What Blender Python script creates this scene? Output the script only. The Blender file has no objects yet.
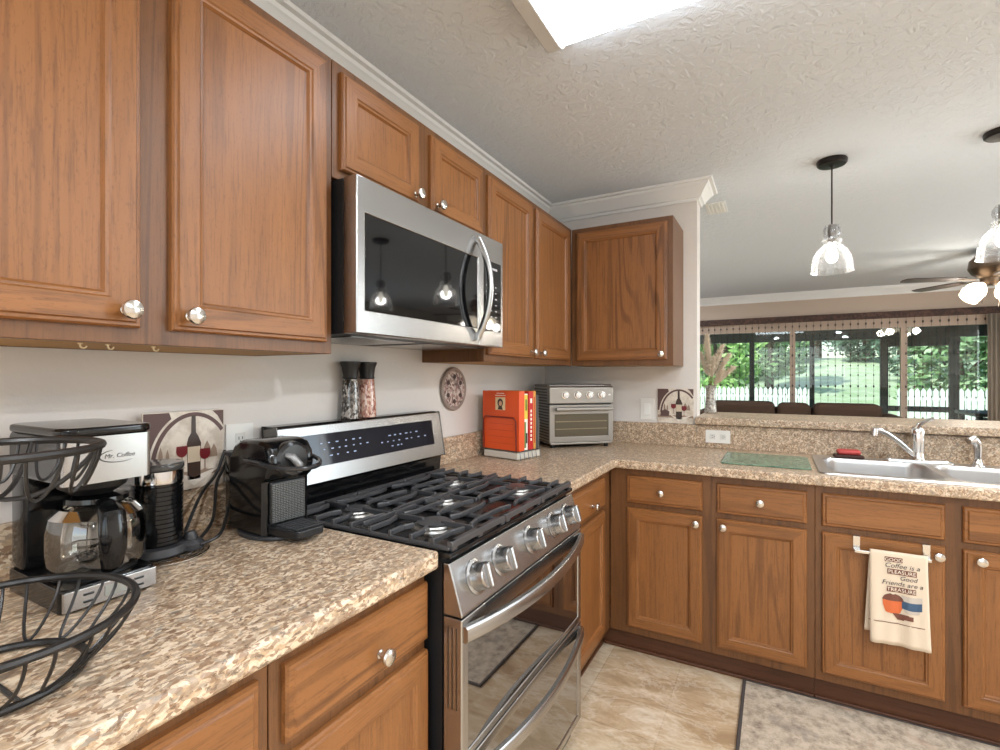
import bpy, bmesh, math, random
from math import sin, cos, pi, radians, sqrt, atan2
from mathutils import Vector, Matrix
random.seed(7)
SC = bpy.context.scene
COL = SC.collection

# ---------------------------------------------------------------- camera, world, sun, exposure
cd = bpy.data.cameras.new('camera')
cam = bpy.data.objects.new('camera', cd); COL.objects.link(cam)
cam.location = (1.288, -0.910, 1.3006)
cam.rotation_euler = (pi/2, 0, 0.5038)
cd.sensor_width = 36; cd.lens = 500.4*36/1000; cd.shift_y = 0.0012
cd.clip_start = 0.02; cd.clip_end = 300
SC.camera = cam

wd = bpy.data.worlds.new('world'); SC.world = wd; wd.use_nodes = True
wn = wd.node_tree.nodes; wl = wd.node_tree.links
bg = wn['Background']
sky = wn.new('ShaderNodeTexSky'); sky.sky_type = 'NISHITA'
sky.sun_disc = False; sky.sun_elevation = radians(48); sky.sun_rotation = radians(250)
wl.new(sky.outputs[0], bg.inputs[0]); bg.inputs[1].default_value = 0.30

def light(name, typ, loc, energy, color=(1, 1, 1), rot=(0, 0, 0), **kw):
    l = bpy.data.lights.new(name, typ); l.energy = energy; l.color = color
    for k, v in kw.items(): setattr(l, k, v)
    o = bpy.data.objects.new(name, l); COL.objects.link(o); o.location = loc; o.rotation_euler = rot
    return o
light('sun_light', 'SUN', (0, 0, 20), 4.2, (1, .96, .88), (radians(38), radians(-28), 0), angle=radians(1.5))
# fill lamps added out of view, set at the added right and rear windows
light('right_fill_light', 'AREA', (4.55, 2.9, 1.40), 52, (.86, .94, 1), (0, radians(90), 0), shape='RECTANGLE', size=1.5, size_y=2.6)
light('rear_fill_light', 'AREA', (1.9, -3.15, 1.45), 14, (.86, .94, 1), (radians(90), 0, 0), shape='RECTANGLE', size=2.2, size_y=1.4)

SC.view_settings.view_transform = 'Standard'
SC.view_settings.look = 'None'
SC.view_settings.gamma = 1
SC.view_settings.use_curve_mapping = False
SC.view_settings.exposure = 0.08
SC.cycles.use_denoising = True
SC.cycles.max_bounces = 10
SC.cycles.diffuse_bounces = 5
SC.cycles.glossy_bounces = 5
SC.cycles.transparent_max_bounces = 16
SC.cycles.caustics_reflective = False
SC.cycles.caustics_refractive = False
SC.cycles.sample_clamp_indirect = 4

# ---------------------------------------------------------------- material helpers
def lin(c):
    return tuple(((v/255)/12.92 if v/255 <= .04045 else (((v/255)+.055)/1.055)**2.4) for v in c)
class NT:
    def __init__(s, name):
        s.m = bpy.data.materials.new(name); s.m.use_nodes = True
        s.t = s.m.node_tree; s.n = s.t.nodes; s.b = s.n['Principled BSDF']
    def new(s, typ, ins=None, **kw):
        n = s.n.new(typ)
        for k, v in kw.items(): setattr(n, k, v)
        for k, v in (ins or {}).items(): s.set(n, k, v)
        return n
    def set(s, n, k, v):
        i = n.inputs[k]
        if isinstance(v, bpy.types.NodeSocket): s.t.links.new(v, i)
        elif isinstance(v, bpy.types.Node): s.t.links.new(v.outputs[0], i)
        elif isinstance(v, (tuple, list)) and len(v) == 3 and i.type == 'RGBA': i.default_value = (*v, 1)
        else: i.default_value = v
    def pb(s, **kw):
        for k, v in kw.items(): s.set(s.b, k.replace('_', ' '), v)
    def coord(s, scale=(1, 1, 1), rnd=True, rot=(0, 0, 0)):
        tc = s.new('ShaderNodeTexCoord'); v = tc.outputs['Object']
        if rnd:
            oi = s.new('ShaderNodeObjectInfo')
            mm = s.new('ShaderNodeVectorMath', operation='SCALE'); mm.inputs[0].default_value = (17.3, 11.1, 5.7)
            s.t.links.new(oi.outputs['Random'], mm.inputs['Scale'])
            ad = s.new('ShaderNodeVectorMath', operation='ADD'); s.t.links.new(v, ad.inputs[0]); s.t.links.new(mm.outputs[0], ad.inputs[1]); v = ad.outputs[0]
        mp = s.new('ShaderNodeMapping'); s.t.links.new(v, mp.inputs[0]); mp.inputs['Scale'].default_value = scale; mp.inputs['Rotation'].default_value = rot
        return mp.outputs[0]
    def noise(s, vec, scale, detail=3, rough=.55, dist=0):
        return s.new('ShaderNodeTexNoise', {'Vector': vec, 'Scale': scale, 'Detail': detail, 'Roughness': rough, 'Distortion': dist}).outputs[0]
    def ramp(s, fac, stops, interp='LINEAR'):
        r = s.new('ShaderNodeValToRGB', {'Fac': fac}); cr = r.color_ramp; cr.interpolation = interp
        while len(cr.elements) < len(stops): cr.elements.new(.5)
        for e, (p, c) in zip(cr.elements, stops):
            e.position = p; e.color = (*c, 1) if not isinstance(c, (int, float)) else (c, c, c, 1)
        return r.outputs[0]
    def mix(s, fac, a, b, mode='MIX'):
        n = s.new('ShaderNodeMix', data_type='RGBA', blend_type=mode)
        s.set(n, 0, fac); s.set(n, 6, a); s.set(n, 7, b)
        return n.outputs[2]
    def math(s, op, a, b=0.0):
        n = s.new('ShaderNodeMath', operation=op); s.set(n, 0, a); s.set(n, 1, b); return n.outputs[0]
    def bump(s, h, strength=.2, dist=.01):
        n = s.new('ShaderNodeBump', {'Height': h, 'Strength': strength, 'Distance': dist})
        s.t.links.new(n.outputs[0], s.b.inputs['Normal'])

def plain(name, rgb, rough=.5, metal=0.0, **kw):
    t = NT(name); t.pb(Base_Color=lin(rgb), Roughness=rough, Metallic=metal, **kw); return t.m
def emit(name, rgb, strength):
    t = NT(name); t.pb(Base_Color=lin(rgb), Emission_Color=lin(rgb), Emission_Strength=strength); return t.m
def oak(name, horiz=False, light=(145, 95, 52), dark=(70, 40, 19), rough=.36):
    t = NT(name)
    sc = (.05, 1, 1) if horiz else (1, 1, .05)
    v = t.coord(sc)
    base = t.noise(v, 7, 2, .5, .25)
    rings = t.math('SINE', t.math('MULTIPLY', base, 74.0))
    rings = t.math('MULTIPLY', t.math('ADD', rings, 1.0), .5)
    where = t.ramp(t.noise(v, 4.5, 2, .5), [(.45, .12), (.66, .9)])
    line = t.math('MULTIPLY', t.ramp(rings, [(.0, 1.0), (.10, .8), (.28, 0.0)]), where)
    fine = t.noise(v, 210, 4, .7)
    pore = t.ramp(fine, [(.34, 1.0), (.50, 0.0)])
    flk = t.noise(t.coord((.35, 1, 1) if horiz else (1, 1, .35)), 260, 2, .6)
    c = t.mix(t.ramp(t.noise(v, 16, 3, .6), [(.35, 0.0), (.65, 1.0)]), lin(tuple(a*.86+b*.14 for a, b in zip(light, dark))), lin(light))
    c = t.mix(t.math('MULTIPLY', line, .62), c, lin(dark))
    c = t.mix(t.math('MULTIPLY', pore, .42), c, lin(dark))
    c = t.mix(t.math('MULTIPLY', t.ramp(flk, [(.58, 0.0), (.70, 1.0)]), .25), c, lin(dark))
    t.pb(Base_Color=c, Roughness=rough, Specular_IOR_Level=.45)
    t.bump(fine, .06, .004)
    return t.m
OAKV = oak('oak_upright_grain'); OAKH = oak('oak_level_grain', True)
OAKFV = oak('oak_frame_upright_grain', False, (114, 75, 43), (66, 41, 23)); OAKFH = oak('oak_frame_level_grain', True, (114, 75, 43), (66, 41, 23))
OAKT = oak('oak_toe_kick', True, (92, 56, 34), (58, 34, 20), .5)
PINEU = plain('cabinet_underside', (172, 128, 62), .6)

def granite(name):
    t = NT(name)
    v = t.coord((1, 1, 1), False)
    wob = t.new('ShaderNodeTexNoise', {'Vector': v, 'Scale': 30.0, 'Detail': 2.0}).outputs[1]
    sc = t.new('ShaderNodeVectorMath', operation='SCALE'); t.set(sc, 0, wob); sc.inputs['Scale'].default_value = .02
    vv = t.new('ShaderNodeVectorMath', operation='ADD'); t.set(vv, 0, v); t.set(vv, 1, sc.outputs[0]); vv = vv.outputs[0]
    st = t.new('ShaderNodeMapping', {'Vector': vv}); st.inputs['Scale'].default_value = (1, .55, 1); st.inputs['Rotation'].default_value = (0, 0, .5); st = st.outputs[0]
    vo = t.new('ShaderNodeTexVoronoi', {'Vector': st, 'Scale': 205.0}); ce = t.new('ShaderNodeSeparateColor', {0: vo.outputs[1]})
    c = t.ramp(ce.outputs[0], [(.0, lin((150, 120, 94))), (.25, lin((190, 162, 130))), (.45, lin((214, 190, 162))), (.65, lin((220, 200, 174))), (.85, lin((168, 148, 126))), (1.0, lin((196, 164, 134)))], 'CONSTANT')
    big = t.noise(st, 52, 4, .7)
    c = t.mix(t.ramp(big, [(.40, .75), (.52, 0.0)]), c, lin((156, 134, 112)))
    c = t.mix(t.ramp(big, [(.56, 0.0), (.66, .65)]), c, lin((222, 203, 180)))
    dk = t.noise(st, 105, 4, .72)
    c = t.mix(t.ramp(dk, [(.565, 0.0), (.63, .72)]), c, lin((92, 72, 58)))
    gr = t.noise(st, 62, 3, .65)
    c = t.mix(t.ramp(gr, [(.60, 0.0), (.68, .6)]), c, lin((140, 138, 130)))
    t.pb(Base_Color=c, Roughness=.34, Specular_IOR_Level=.45)
    return t.m
GRAN = granite('speckled_laminate')
def walls(name, rgb, bumps=.12, scale=45):
    t = NT(name); v = t.coord((1, 1, 1), False)
    n = t.noise(v, scale, 4, .6); t.pb(Base_Color=lin(rgb), Roughness=.75); t.bump(n, bumps, .01); return t.m
WALL = walls('light_grey_wall_paint', (220, 214, 208))
TAUPE = walls('taupe_wall_paint', (186, 168, 152))
def ceil_mat():
    t = NT('knockdown_ceiling'); v = t.coord((1, 1, 1), False)
    n = t.noise(v, 26, 5, .62, .6); r = t.ramp(n, [(.44, 0.0), (.56, 1.0)])
    t.pb(Base_Color=lin((220, 226, 232)), Roughness=.85); t.bump(r, .45, .006); return t.m
CEIL = ceil_mat()
TRIMW = plain('white_trim_paint', (232, 232, 230), .4)
WHITE = plain('white_plastic', (232, 230, 224), .35)
def floor_mat():
    t = NT('travertine_tile'); v = t.coord((1, 1, 1), False)
    br = t.new('ShaderNodeTexBrick', {'Vector': t.coord((1, 1, 1), False, (0, 0, pi/2)), 'Color1': (.25, .25, .25), 'Color2': (.75, .75, .75), 'Mortar': (.05, .05, .05), 'Scale': 1.0, 'Mortar Size': .0025, 'Brick Width': .61, 'Row Height': .305, 'Bias': 0.0}, offset=.5)
    a = t.noise(t.coord((1, 2.2, 1), False), 3.5, 8, .68, .8)
    c = t.ramp(a, [(.32, lin((138, 110, 80))), (.44, lin((176, 148, 114))), (.53, lin((204, 180, 148))), (.64, lin((234, 220, 198)))])
    sw = t.new('ShaderNodeSeparateColor', {0: br.outputs[0]})
    c = t.mix(.42, c, t.ramp(sw.outputs[0], [(.05, lin((168, 142, 114))), (.25, lin((186, 158, 124))), (.5, lin((208, 184, 152))), (.75, lin((224, 206, 180)))]))
    vein = t.ramp(t.noise(t.coord((1, 1.9, 1), False), 2.6, 8, .72, .5), [(.47, 0.0), (.5, 1.0), (.53, 0.0)])
    c = t.mix(t.math('MULTIPLY', vein, .35), c, lin((236, 226, 208)))
    t.pb(Base_Color=c, Roughness=.38); return t.m
FLOOR = floor_mat()
def steel(name, rgb=(178, 177, 176), rough=.26, sc=(1, 1, 90)):
    t = NT(name); v = t.coord(sc, False)
    n = t.noise(v, 6, 3, .6)
    t.pb(Base_Color=lin(rgb), Metallic=1.0, Roughness=t.math('MULTIPLY_ADD', n, .12) if False else rough)
    t.bump(n, .015, .002); return t.m
STEEL = steel('brushed_stainless_steel')
STEELD = steel('dark_brushed_steel', (120, 116, 112), .32)
SINKM = steel('satin_sink_steel', (206, 203, 200), .34)
CHROME = plain('chrome', (225, 225, 225), .08, 1.0)
NICKEL = plain('satin_nickel', (208, 203, 196), .22, 1.0)
BLACKG = plain('glossy_black_plastic', (14, 14, 15), .12)
BLACKM = plain('matte_black_plastic', (24, 24, 25), .42)
DGREY = plain('dark_grey_plastic', (52, 52, 54), .45)
IRON = plain('cast_iron', (60, 60, 62), .38, 0.0, Specular_IOR_Level=.9)
ENAMEL = plain('black_enamel', (16, 16, 17), .22)
BGLASS = plain('black_glass', (9, 9, 11), .04)
OVGLASS = plain('dark_oven_glass', (26, 22, 20), .03, 0.0, Specular_IOR_Level=1.0, Coat_Weight=1.0, Coat_IOR=2.2, Coat_Roughness=.02)
BRONZE = plain('dark_bronze', (36, 30, 27), .4, .6)
WIRE = plain('black_coated_wire', (40, 38, 37), .38, .3)
GREYWIRE = plain('grey_wire', (120, 118, 114), .35, .7)
CREAM = plain('cream', (232, 218, 196), .7)
def clear(name, tint=(255, 255, 255), edge=.12, rough=.02, ior=1.45, white=0.0):
    t = NT(name); t.n.remove(t.b)
    tr = t.new('ShaderNodeBsdfTransparent', {'Color': lin(tint)})
    gl = t.new('ShaderNodeBsdfGlossy', {'Color': (1, 1, 1), 'Roughness': rough})
    fr = t.new('ShaderNodeFresnel', {'IOR': ior})
    m = t.new('ShaderNodeMixShader', {0: t.math('ADD', fr, edge), 1: tr, 2: gl})
    out = m
    if white:
        df = t.new('ShaderNodeBsdfTranslucent', {'Color': (.9, .9, .9)})
        dd = t.new('ShaderNodeBsdfDiffuse', {'Color': (.9, .9, .9)})
        d2 = t.new('ShaderNodeMixShader', {0: .5, 1: df, 2: dd})
        lw = t.new('ShaderNodeLayerWeight', {'Blend': .35})
        sp = t.ramp(t.noise(t.coord((1, 1, 1)), 70, 3, .6), [(.55, .06), (.66, .5)])
        f = t.math('MULTIPLY', t.math('ADD', t.math('MULTIPLY', lw.outputs[1], .9), sp), white)
        out = t.new('ShaderNodeMixShader', {0: f, 1: m, 2: d2})
    t.t.links.new(out.outputs[0], t.n['Material Output'].inputs[0]); return t.m
PANE = clear('window_glass', (240, 246, 243), .005)
CARAFE = clear('carafe_glass', (236, 233, 226), .12)
SEEDED = clear('seeded_pendant_glass', (240, 242, 244), .07, .05, 1.45, .38)

# ---------------------------------------------------------------- mesh helpers
class MB:
    def __init__(s): s.bm = bmesh.new(); s.mi = 0
    def _paint(s, fs, mi):
        for f in fs: f.material_index = s.mi if mi is None else mi
    def box(s, x0, x1, y0, y1, z0, z1, bev=0, mi=None, seg=2, mat=None):
        n0 = set(s.bm.faces)
        r = bmesh.ops.create_cube(s.bm, size=1)
        M = Matrix.Translation(((x0+x1)/2, (y0+y1)/2, (z0+z1)/2)) @ Matrix.Diagonal((x1-x0, y1-y0, z1-z0, 1))
        if mat is not None: M = mat @ M
        bmesh.ops.transform(s.bm, matrix=M, verts=r['verts'])
        if bev:
            es = list({e for v in r['verts'] for e in v.link_edges})
            bmesh.ops.bevel(s.bm, geom=es, offset=bev, segments=seg, affect='EDGES', profile=.5)
        s._paint([f for f in s.bm.faces if f not in n0], mi); return s
    def ring(s, pts): return [s.bm.verts.new(p) for p in pts]
    def bridge(s, a, b, mi=None, closed=True):
        n = len(a); fs = []
        for i in range(n if closed else n-1):
            j = (i+1) % n
            try: fs.append(s.bm.faces.new((a[i], a[j], b[j], b[i])))
            except ValueError: pass
        s._paint(fs, mi); return fs
    def cap(s, r, mi=None, flip=False):
        try:
            f = s.bm.faces.new(list(reversed(r)) if flip else r); s._paint([f], mi)
        except ValueError: pass
    def lathe(s, prof, c=(0, 0, 0), n=24, axis='z', mi=None, cap=True, mat=None, sx=1, sy=1):
        rs = []
        for r, h in prof:
            pts = []
            for i in range(n):
                a = 2*pi*i/n; u, w = r*cos(a)*sx, r*sin(a)*sy
                p = {'z': (u, w, h), '-y': (u, -h, w), 'x': (h, u, w)}[axis]
                p = Vector(p)
                if mat is not None: p = mat @ p
                pts.append(p + Vector(c))
            rs.append(s.ring(pts))
        for a, b in zip(rs, rs[1:]): s.bridge(a, b, mi)
        if cap: s.cap(rs[0], mi, True); s.cap(rs[-1], mi)
        return s
    def cyl(s, p, q, r0, r1=None, n=12, mi=None):
        return s.tube([p, q], [r0, r0 if r1 is None else r1], n, mi)
    def tube(s, pts, r, n=8, mi=None, closed=False, cap=True, flat=None):
        pts = [Vector(p) for p in pts]; k = len(pts)
        if not isinstance(r, (list, tuple)): r = [r]*k
        rs = []; prev = None
        for i, p in enumerate(pts):
            if closed: t = pts[(i+1) % k]-pts[i-1]
            else: t = pts[min(i+1, k-1)]-pts[max(i-1, 0)]
            t = t.normalized() if t.length > 1e-9 else Vector((0, 0, 1))
            if prev is None:
                up = Vector((0, 0, 1)) if abs(t.z) < .9 else Vector((1, 0, 0))
                u = (up - t*up.dot(t)).normalized()
            else:
                u = prev - t*prev.dot(t)
                u = u.normalized() if u.length > 1e-6 else prev
            prev = u; w = t.cross(u)
            fu, fw = flat or (1, 1)
            rs.append(s.ring([p + u*(r[i]*fu*cos(2*pi*j/n)) + w*(r[i]*fw*sin(2*pi*j/n)) for j in range(n)]))
        for a, b in zip(rs, rs[1:]): s.bridge(a, b, mi)
        if closed: s.bridge(rs[-1], rs[0], mi)
        elif cap: s.cap(rs[0], mi, True); s.cap(rs[-1], mi)
        return s
    def prism(s, poly, h0, h1, plane='xy', mi=None, mat=None):
        def P(a, b, h):
            v = Vector({'xy': (a, b, h), 'xz': (a, h, b), 'yz': (h, a, b)}[plane])
            return mat @ v if mat is not None else v
        A = s.ring([P(a, b, h0) for a, b in poly]); B = s.ring([P(a, b, h1) for a, b in poly])
        s.bridge(A, B, mi); s.cap(A, mi, True); s.cap(B, mi); return s
    def rects(s, x0, x1, z0, z1, loops, mv=0, mh=1, mp=0, back=True):
        """nested rectangles facing -y: loops of (inset, y)"""
        rs = []
        for i, y in loops:
            rs.append(s.ring([(x0+i, y, z0+i), (x1-i, y, z0+i), (x1-i, y, z1-i), (x0+i, y, z1-i)]))
        for a, b in zip(rs, rs[1:]):
            for k in range(4):
                j = (k+1) % 4
                f = s.bm.faces.new((a[k], a[j], b[j], b[k])); f.material_index = mh if k in (0, 2) else mv
        s.cap(rs[-1], mp)
        if back: s.cap(rs[0], mp, True)
        return s
    def cells(s, xs, ys, z0, z1, filled, mi=None):
        V = {}
        def v(x, y, z):
            k = (round(x, 5), round(y, 5), round(z, 5))
            if k not in V: V[k] = s.bm.verts.new(k)
            return V[k]
        ok = lambda i, j: 0 <= i < len(xs)-1 and 0 <= j < len(ys)-1 and filled((xs[i]+xs[i+1])/2, (ys[j]+ys[j+1])/2)
        fs = []
        for i in range(len(xs)-1):
            for j in range(len(ys)-1):
                if not ok(i, j): continue
                a, b, c, d = xs[i], xs[i+1], ys[j], ys[j+1]
                F = lambda *p: fs.append(s.bm.faces.new([v(*q) for q in p]))
                F((a, c, z1), (b, c, z1), (b, d, z1), (a, d, z1)); F((a, d, z0), (b, d, z0), (b, c, z0), (a, c, z0))
                if not ok(i-1, j): F((a, d, z1), (a, d, z0), (a, c, z0), (a, c, z1))
                if not ok(i+1, j): F((b, c, z1), (b, c, z0), (b, d, z0), (b, d, z1))
                if not ok(i, j-1): F((a, c, z1), (a, c, z0), (b, c, z0), (b, c, z1))
                if not ok(i, j+1): F((b, d, z1), (b, d, z0), (a, d, z0), (a, d, z1))
        s._paint(fs, mi); return s

def obj(name, mb, mats, parent=None, smooth=35, bevel=0):
    me = bpy.data.meshes.new(name)
    bmesh.ops.recalc_face_normals(mb.bm, faces=mb.bm.faces[:])
    mb.bm.to_mesh(me); mb.bm.free()
    for m in (mats if isinstance(mats, (list, tuple)) else [mats]): me.materials.append(m)
    o = bpy.data.objects.new(name, me); COL.objects.link(o)
    if smooth:
        me.polygons.foreach_set('use_smooth', [True]*len(me.polygons)); me.set_sharp_from_angle(angle=radians(smooth))
    if bevel:
        b = o.modifiers.new('edge', 'BEVEL'); b.width = bevel; b.segments = 3; b.limit_method = 'ANGLE'; b.angle_limit = radians(50)
    if smooth and len(me.polygons) < 30000:
        wn_ = o.modifiers.new('even_normals', 'WEIGHTED_NORMAL'); wn_.keep_sharp = True; wn_.weight = 50
    if parent is not None: o.parent = parent
    return o
def tag(o, label, cat=None, group=None, kind=None):
    o['label'] = label
    if cat: o['category'] = cat
    if group: o['group'] = group
    if kind: o['kind'] = kind
    return o
def thing(name, label, cat, loc=(0, 0, 0), rz=0, group=None):
    o = bpy.data.objects.new(name, None); COL.objects.link(o); o.location = loc; o.rotation_euler = (0, 0, rz)
    o.empty_display_size = .05
    return tag(o, label, cat, group)
def struct(name, mb, m, label, cat, **kw):
    return tag(obj(name, mb, m, **kw), label, cat, None, 'structure')
def bez(p0, p1, p2, n=10):
    p0, p1, p2 = Vector(p0), Vector(p1), Vector(p2)
    return [p0*(1-t)**2 + p1*2*t*(1-t) + p2*t*t for t in [i/n for i in range(n+1)]]
def bez3(p0, p1, p2, p3, n=14):
    p0, p1, p2, p3 = map(Vector, (p0, p1, p2, p3))
    return [p0*(1-t)**3 + p1*3*t*(1-t)**2 + p2*3*t*t*(1-t) + p3*t**3 for t in [i/n for i in range(n+1)]]
def rrect(x0, x1, y0, y1, r, n=5):
    P = []
    for cx, cy, a0 in ((x1-r, y0+r, -pi/2), (x1-r, y1-r, 0), (x0+r, y1-r, pi/2), (x0+r, y0+r, pi)):
        for i in range(n+1):
            a = a0 + pi/2*i/n; P.append((cx+r*cos(a), cy+r*sin(a)))
    return P
def text_mb(txt, size, mat, depth=.0006, align='CENTER', shear=0):
    cu = bpy.data.curves.new('lettering', 'FONT'); cu.body = txt; cu.size = size; cu.align_x = align; cu.extrude = depth; cu.shear = shear
    o = bpy.data.objects.new('lettering', cu); COL.objects.link(o)
    bpy.context.view_layer.update()
    me = bpy.data.meshes.new_from_object(o.evaluated_get(bpy.context.evaluated_depsgraph_get()))
    mb = MB(); mb.bm.from_mesh(me); bmesh.ops.transform(mb.bm, matrix=mat, verts=mb.bm.verts[:])
    bpy.data.objects.remove(o); bpy.data.meshes.remove(me); bpy.data.curves.remove(cu)
    return mb

# ---------------------------------------------------------------- the room
H = 2.362; YB = 2.02; XE = .909; YF = 6.48; XR = 4.6; YN = -3.2
def slab(name, b, m, label, cat): return struct(name, MB().box(*b), m, label, cat, smooth=0)
slab('floor', (-.1, XR+.1, YN-.1, YF+.12, -.06, 0), FLOOR, 'beige travertine look tile floor', 'floor')
slab('ceiling', (-.1, XR+.1, YN-.1, YF+.12, H, H+.08), CEIL, 'grey white knockdown textured ceiling', 'ceiling')
slab('wall_left', (-.1, 0, YN-.1, YF+.12, 0, H), WALL, 'light grey kitchen wall behind the range', 'wall')
slab('wall_back', (0, XE, YB, YB+.12, 0, H), WALL, 'light grey wall stub behind the toaster oven', 'wall')
slab('wall_bar', (XE, 3.5, YB, YB+.12, 0, 1.04), WALL, 'low half wall under the raised bar', 'wall')
def wall_hole(name, axis, at, th, a0, a1, z0, z1, holes, m, label):
    mb = MB()
    us = sorted({a0, a1, *[h[0] for h in holes], *[h[1] for h in holes]}); zs = sorted({z0, z1, *[h[2] for h in holes], *[h[3] for h in holes]})
    mb.cells(us, zs, at, at+th, lambda u, z: not any(h[0] < u < h[1] and h[2] < z < h[3] for h in holes))
    M = Matrix(((1, 0, 0, 0), (0, 0, 1, 0), (0, 1, 0, 0), (0, 0, 0, 1))) if axis == 'y' else Matrix(((0, 0, 1, 0), (1, 0, 0, 0), (0, 1, 0, 0), (0, 0, 0, 1)))
    bmesh.ops.transform(mb.bm, matrix=M, verts=mb.bm.verts[:])
    return struct(name, mb, m, label, 'wall', smooth=0)
wall_hole('wall_far', 'y', YF, .12, -.1, XR+.1, 0, H, [(.15, 3.40, 0, 1.985)], TAUPE, 'taupe living room wall above the glass doors')
wall_hole('wall_right', 'x', XR, .1, YN-.1, YF+.12, 0, H, [(1.6, 4.2, .65, 2.15)], WALL, 'light wall with an added window opening, right of the frame')
wall_hole('wall_near', 'y', YN-.1, .1, -.1, XR+.1, 0, H, [(.8, 3.0, .75, 2.15)], WALL, 'light wall with an added window opening behind the viewer')

CROWN = [(0, -.098), (.010, -.098), (.013, -.084), (.024, -.080), (.030, -.066), (.052, -.034), (.062, -.026), (.066, -.014), (.082, -.012), (.085, 0), (0, 0)]
def crown(name, path, side, label):
    mb = MB(); rs = []
    P = [Vector(p) for p in path]
    for i, p in enumerate(P):
        def nrm(a, b):
            d = (b-a).normalized(); return Vector((d.y, -d.x))*side
        if i == 0: n = nrm(P[0], P[1])
        elif i == len(P)-1: n = nrm(P[-2], P[-1])
        else:
            n1, n2 = nrm(P[i-1], p), nrm(p, P[i+1]); n = (n1+n2)/(1+n1.dot(n2))
        rs.append(mb.ring([(p.x+n.x*d, p.y+n.y*d, H+z-.0005) for d, z in CROWN]))
    for a, b in zip(rs, rs[1:]): mb.bridge(a, b)
    mb.cap(rs[0]); mb.cap(rs[-1])
    return struct(name, mb, TRIMW, label, 'crown moulding', smooth=25)
crown('trim_1', [(0, YN), (0, YB), (XE, YB), (XE, YB+.12), (0, YB+.12)], 1, 'white crown moulding above the kitchen cabinets')
crown('trim_2', [(XR, YF), (0, YF)], -1, 'white crown moulding on the far living room wall')

# glass doors of the living room
WFRM = plain('beige_window_frame', (178, 156, 138), .5)
for k, (a, b, nm) in enumerate(((.15, 1.475, 'left'), (1.475, 2.60, 'middle'), (2.60, 3.40, 'right'))):
    mb = MB(); f = .030
    mb.box(a, a+f, YF+.01, YF+.07, .02, 1.985).box(b-f, b, YF+.01, YF+.07, .02, 1.985)
    mb.box(a+f, b-f, YF+.01, YF+.07, 1.875, 1.985).box(a+f, b-f, YF+.01, YF+.07, .02, .09)
    w = struct('window_%d' % (k+1), mb, WFRM, '%s glass door panel with beige frame in the living room' % nm, 'window', smooth=0)
    obj('pane', MB().box(a+f, b-f, YF+.036, YF+.042, .09, 1.875), PANE, w, 0)
for k, (nm, b) in enumerate((('window added for the fill lamp, right of the frame', (XR+.03, XR+.07, 1.6, 4.2, .65, 2.15)), ('window added for the fill lamp, behind the viewer', (.8, 3.0, YN-.07, YN-.03, .75, 2.15)))):  # two unseen windows added to go with the fill lamps
    mb = MB(); x0, x1, y0, y1, z0, z1 = b; f = .05
    if k == 0:
        for (c, d) in ((y0, y0+f), ((y0+y1)/2-f/2, (y0+y1)/2+f/2), (y1-f, y1)): mb.box(x0, x1, c, d, z0, z1)
        mb.box(x0, x1, y0, y1, z0, z0+f).box(x0, x1, y0, y1, z1-f, z1)
    else:
        for (c, d) in ((x0, x0+f), ((x0+x1)/2-f/2, (x0+x1)/2+f/2), (x1-f, x1)): mb.box(c, d, y0, y1, z0, z1)
        mb.box(x0, x1, y0, y1, z0, z0+f).box(x0, x1, y0, y1, z1-f, z1)
    struct('window_%d' % (k+4), mb, TRIMW, 'white framed '+nm, 'window', smooth=0)

# ---------------------------------------------------------------- cabinets
DOORL = [(0, 0), (0, -.010), (.003, -.0145), (.008, -.0150), (.0105, -.019), (.047, -.019), (.050, -.0160), (.0545, -.0150), (.059, -.0085)]
DRAWL = [(0, 0), (0, -.009), (.004, -.0140), (.011, -.0145), (.015, -.019)]
def knob(parent, x, y, z):
    mb = MB()
    mb.lathe([(.0085, 0), (.0085, .003), (.0055, .005), (.0050, .014), (.0075, .017), (.0150, .020), (.0165, .025), (.0150, .029), (.009, .0315), (.001, .032)], (x, y, z), 20, '-y')
    return obj('knob', mb, NICKEL, parent)
def add_door(root, x0, x1, z0, z1, yf, kn=None):
    mb = MB().rects(x0, x1, z0, z1, [(i, yf+y) for i, y in DOORL], 0, 1, 0)
    d = obj('door', mb, [OAKV, OAKH], root, 30)
    if kn: knob(d, kn[0], yf-.019, kn[1])
    return d
def add_drawer(root, x0, x1, z0, z1, yf, kn=None, name='drawer'):
    mb = MB().rects(x0, x1, z0, z1, [(i, yf+y) for i, y in DRAWL], 1, 1, 1)
    d = obj(name, mb, [OAKV, OAKH], root, 30)
    if kn: knob(d, kn[0], yf-.019, kn[1])
    return d
def frame_front(root, w, z0, z1, yb, yf, opens):
    """face frame with real openings behind the doors"""
    xs = sorted({0, w, *[o[0] for o in opens], *[o[1] for o in opens]}); zs = sorted({z0, z1, *[o[2] for o in opens], *[o[3] for o in opens]})
    mb = MB().cells(xs, zs, yf, yb, lambda x, z: not any(o[0] < x < o[1] and o[2] < z < o[3] for o in opens))
    bmesh.ops.transform(mb.bm, matrix=Matrix(((1, 0, 0, 0), (0, 0, 1, 0), (0, 1, 0, 0), (0, 0, 0, 1))), verts=mb.bm.verts[:])
    return obj('face_frame', mb, OAKFV, root, 0, .0015)
UD = .2996
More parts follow.
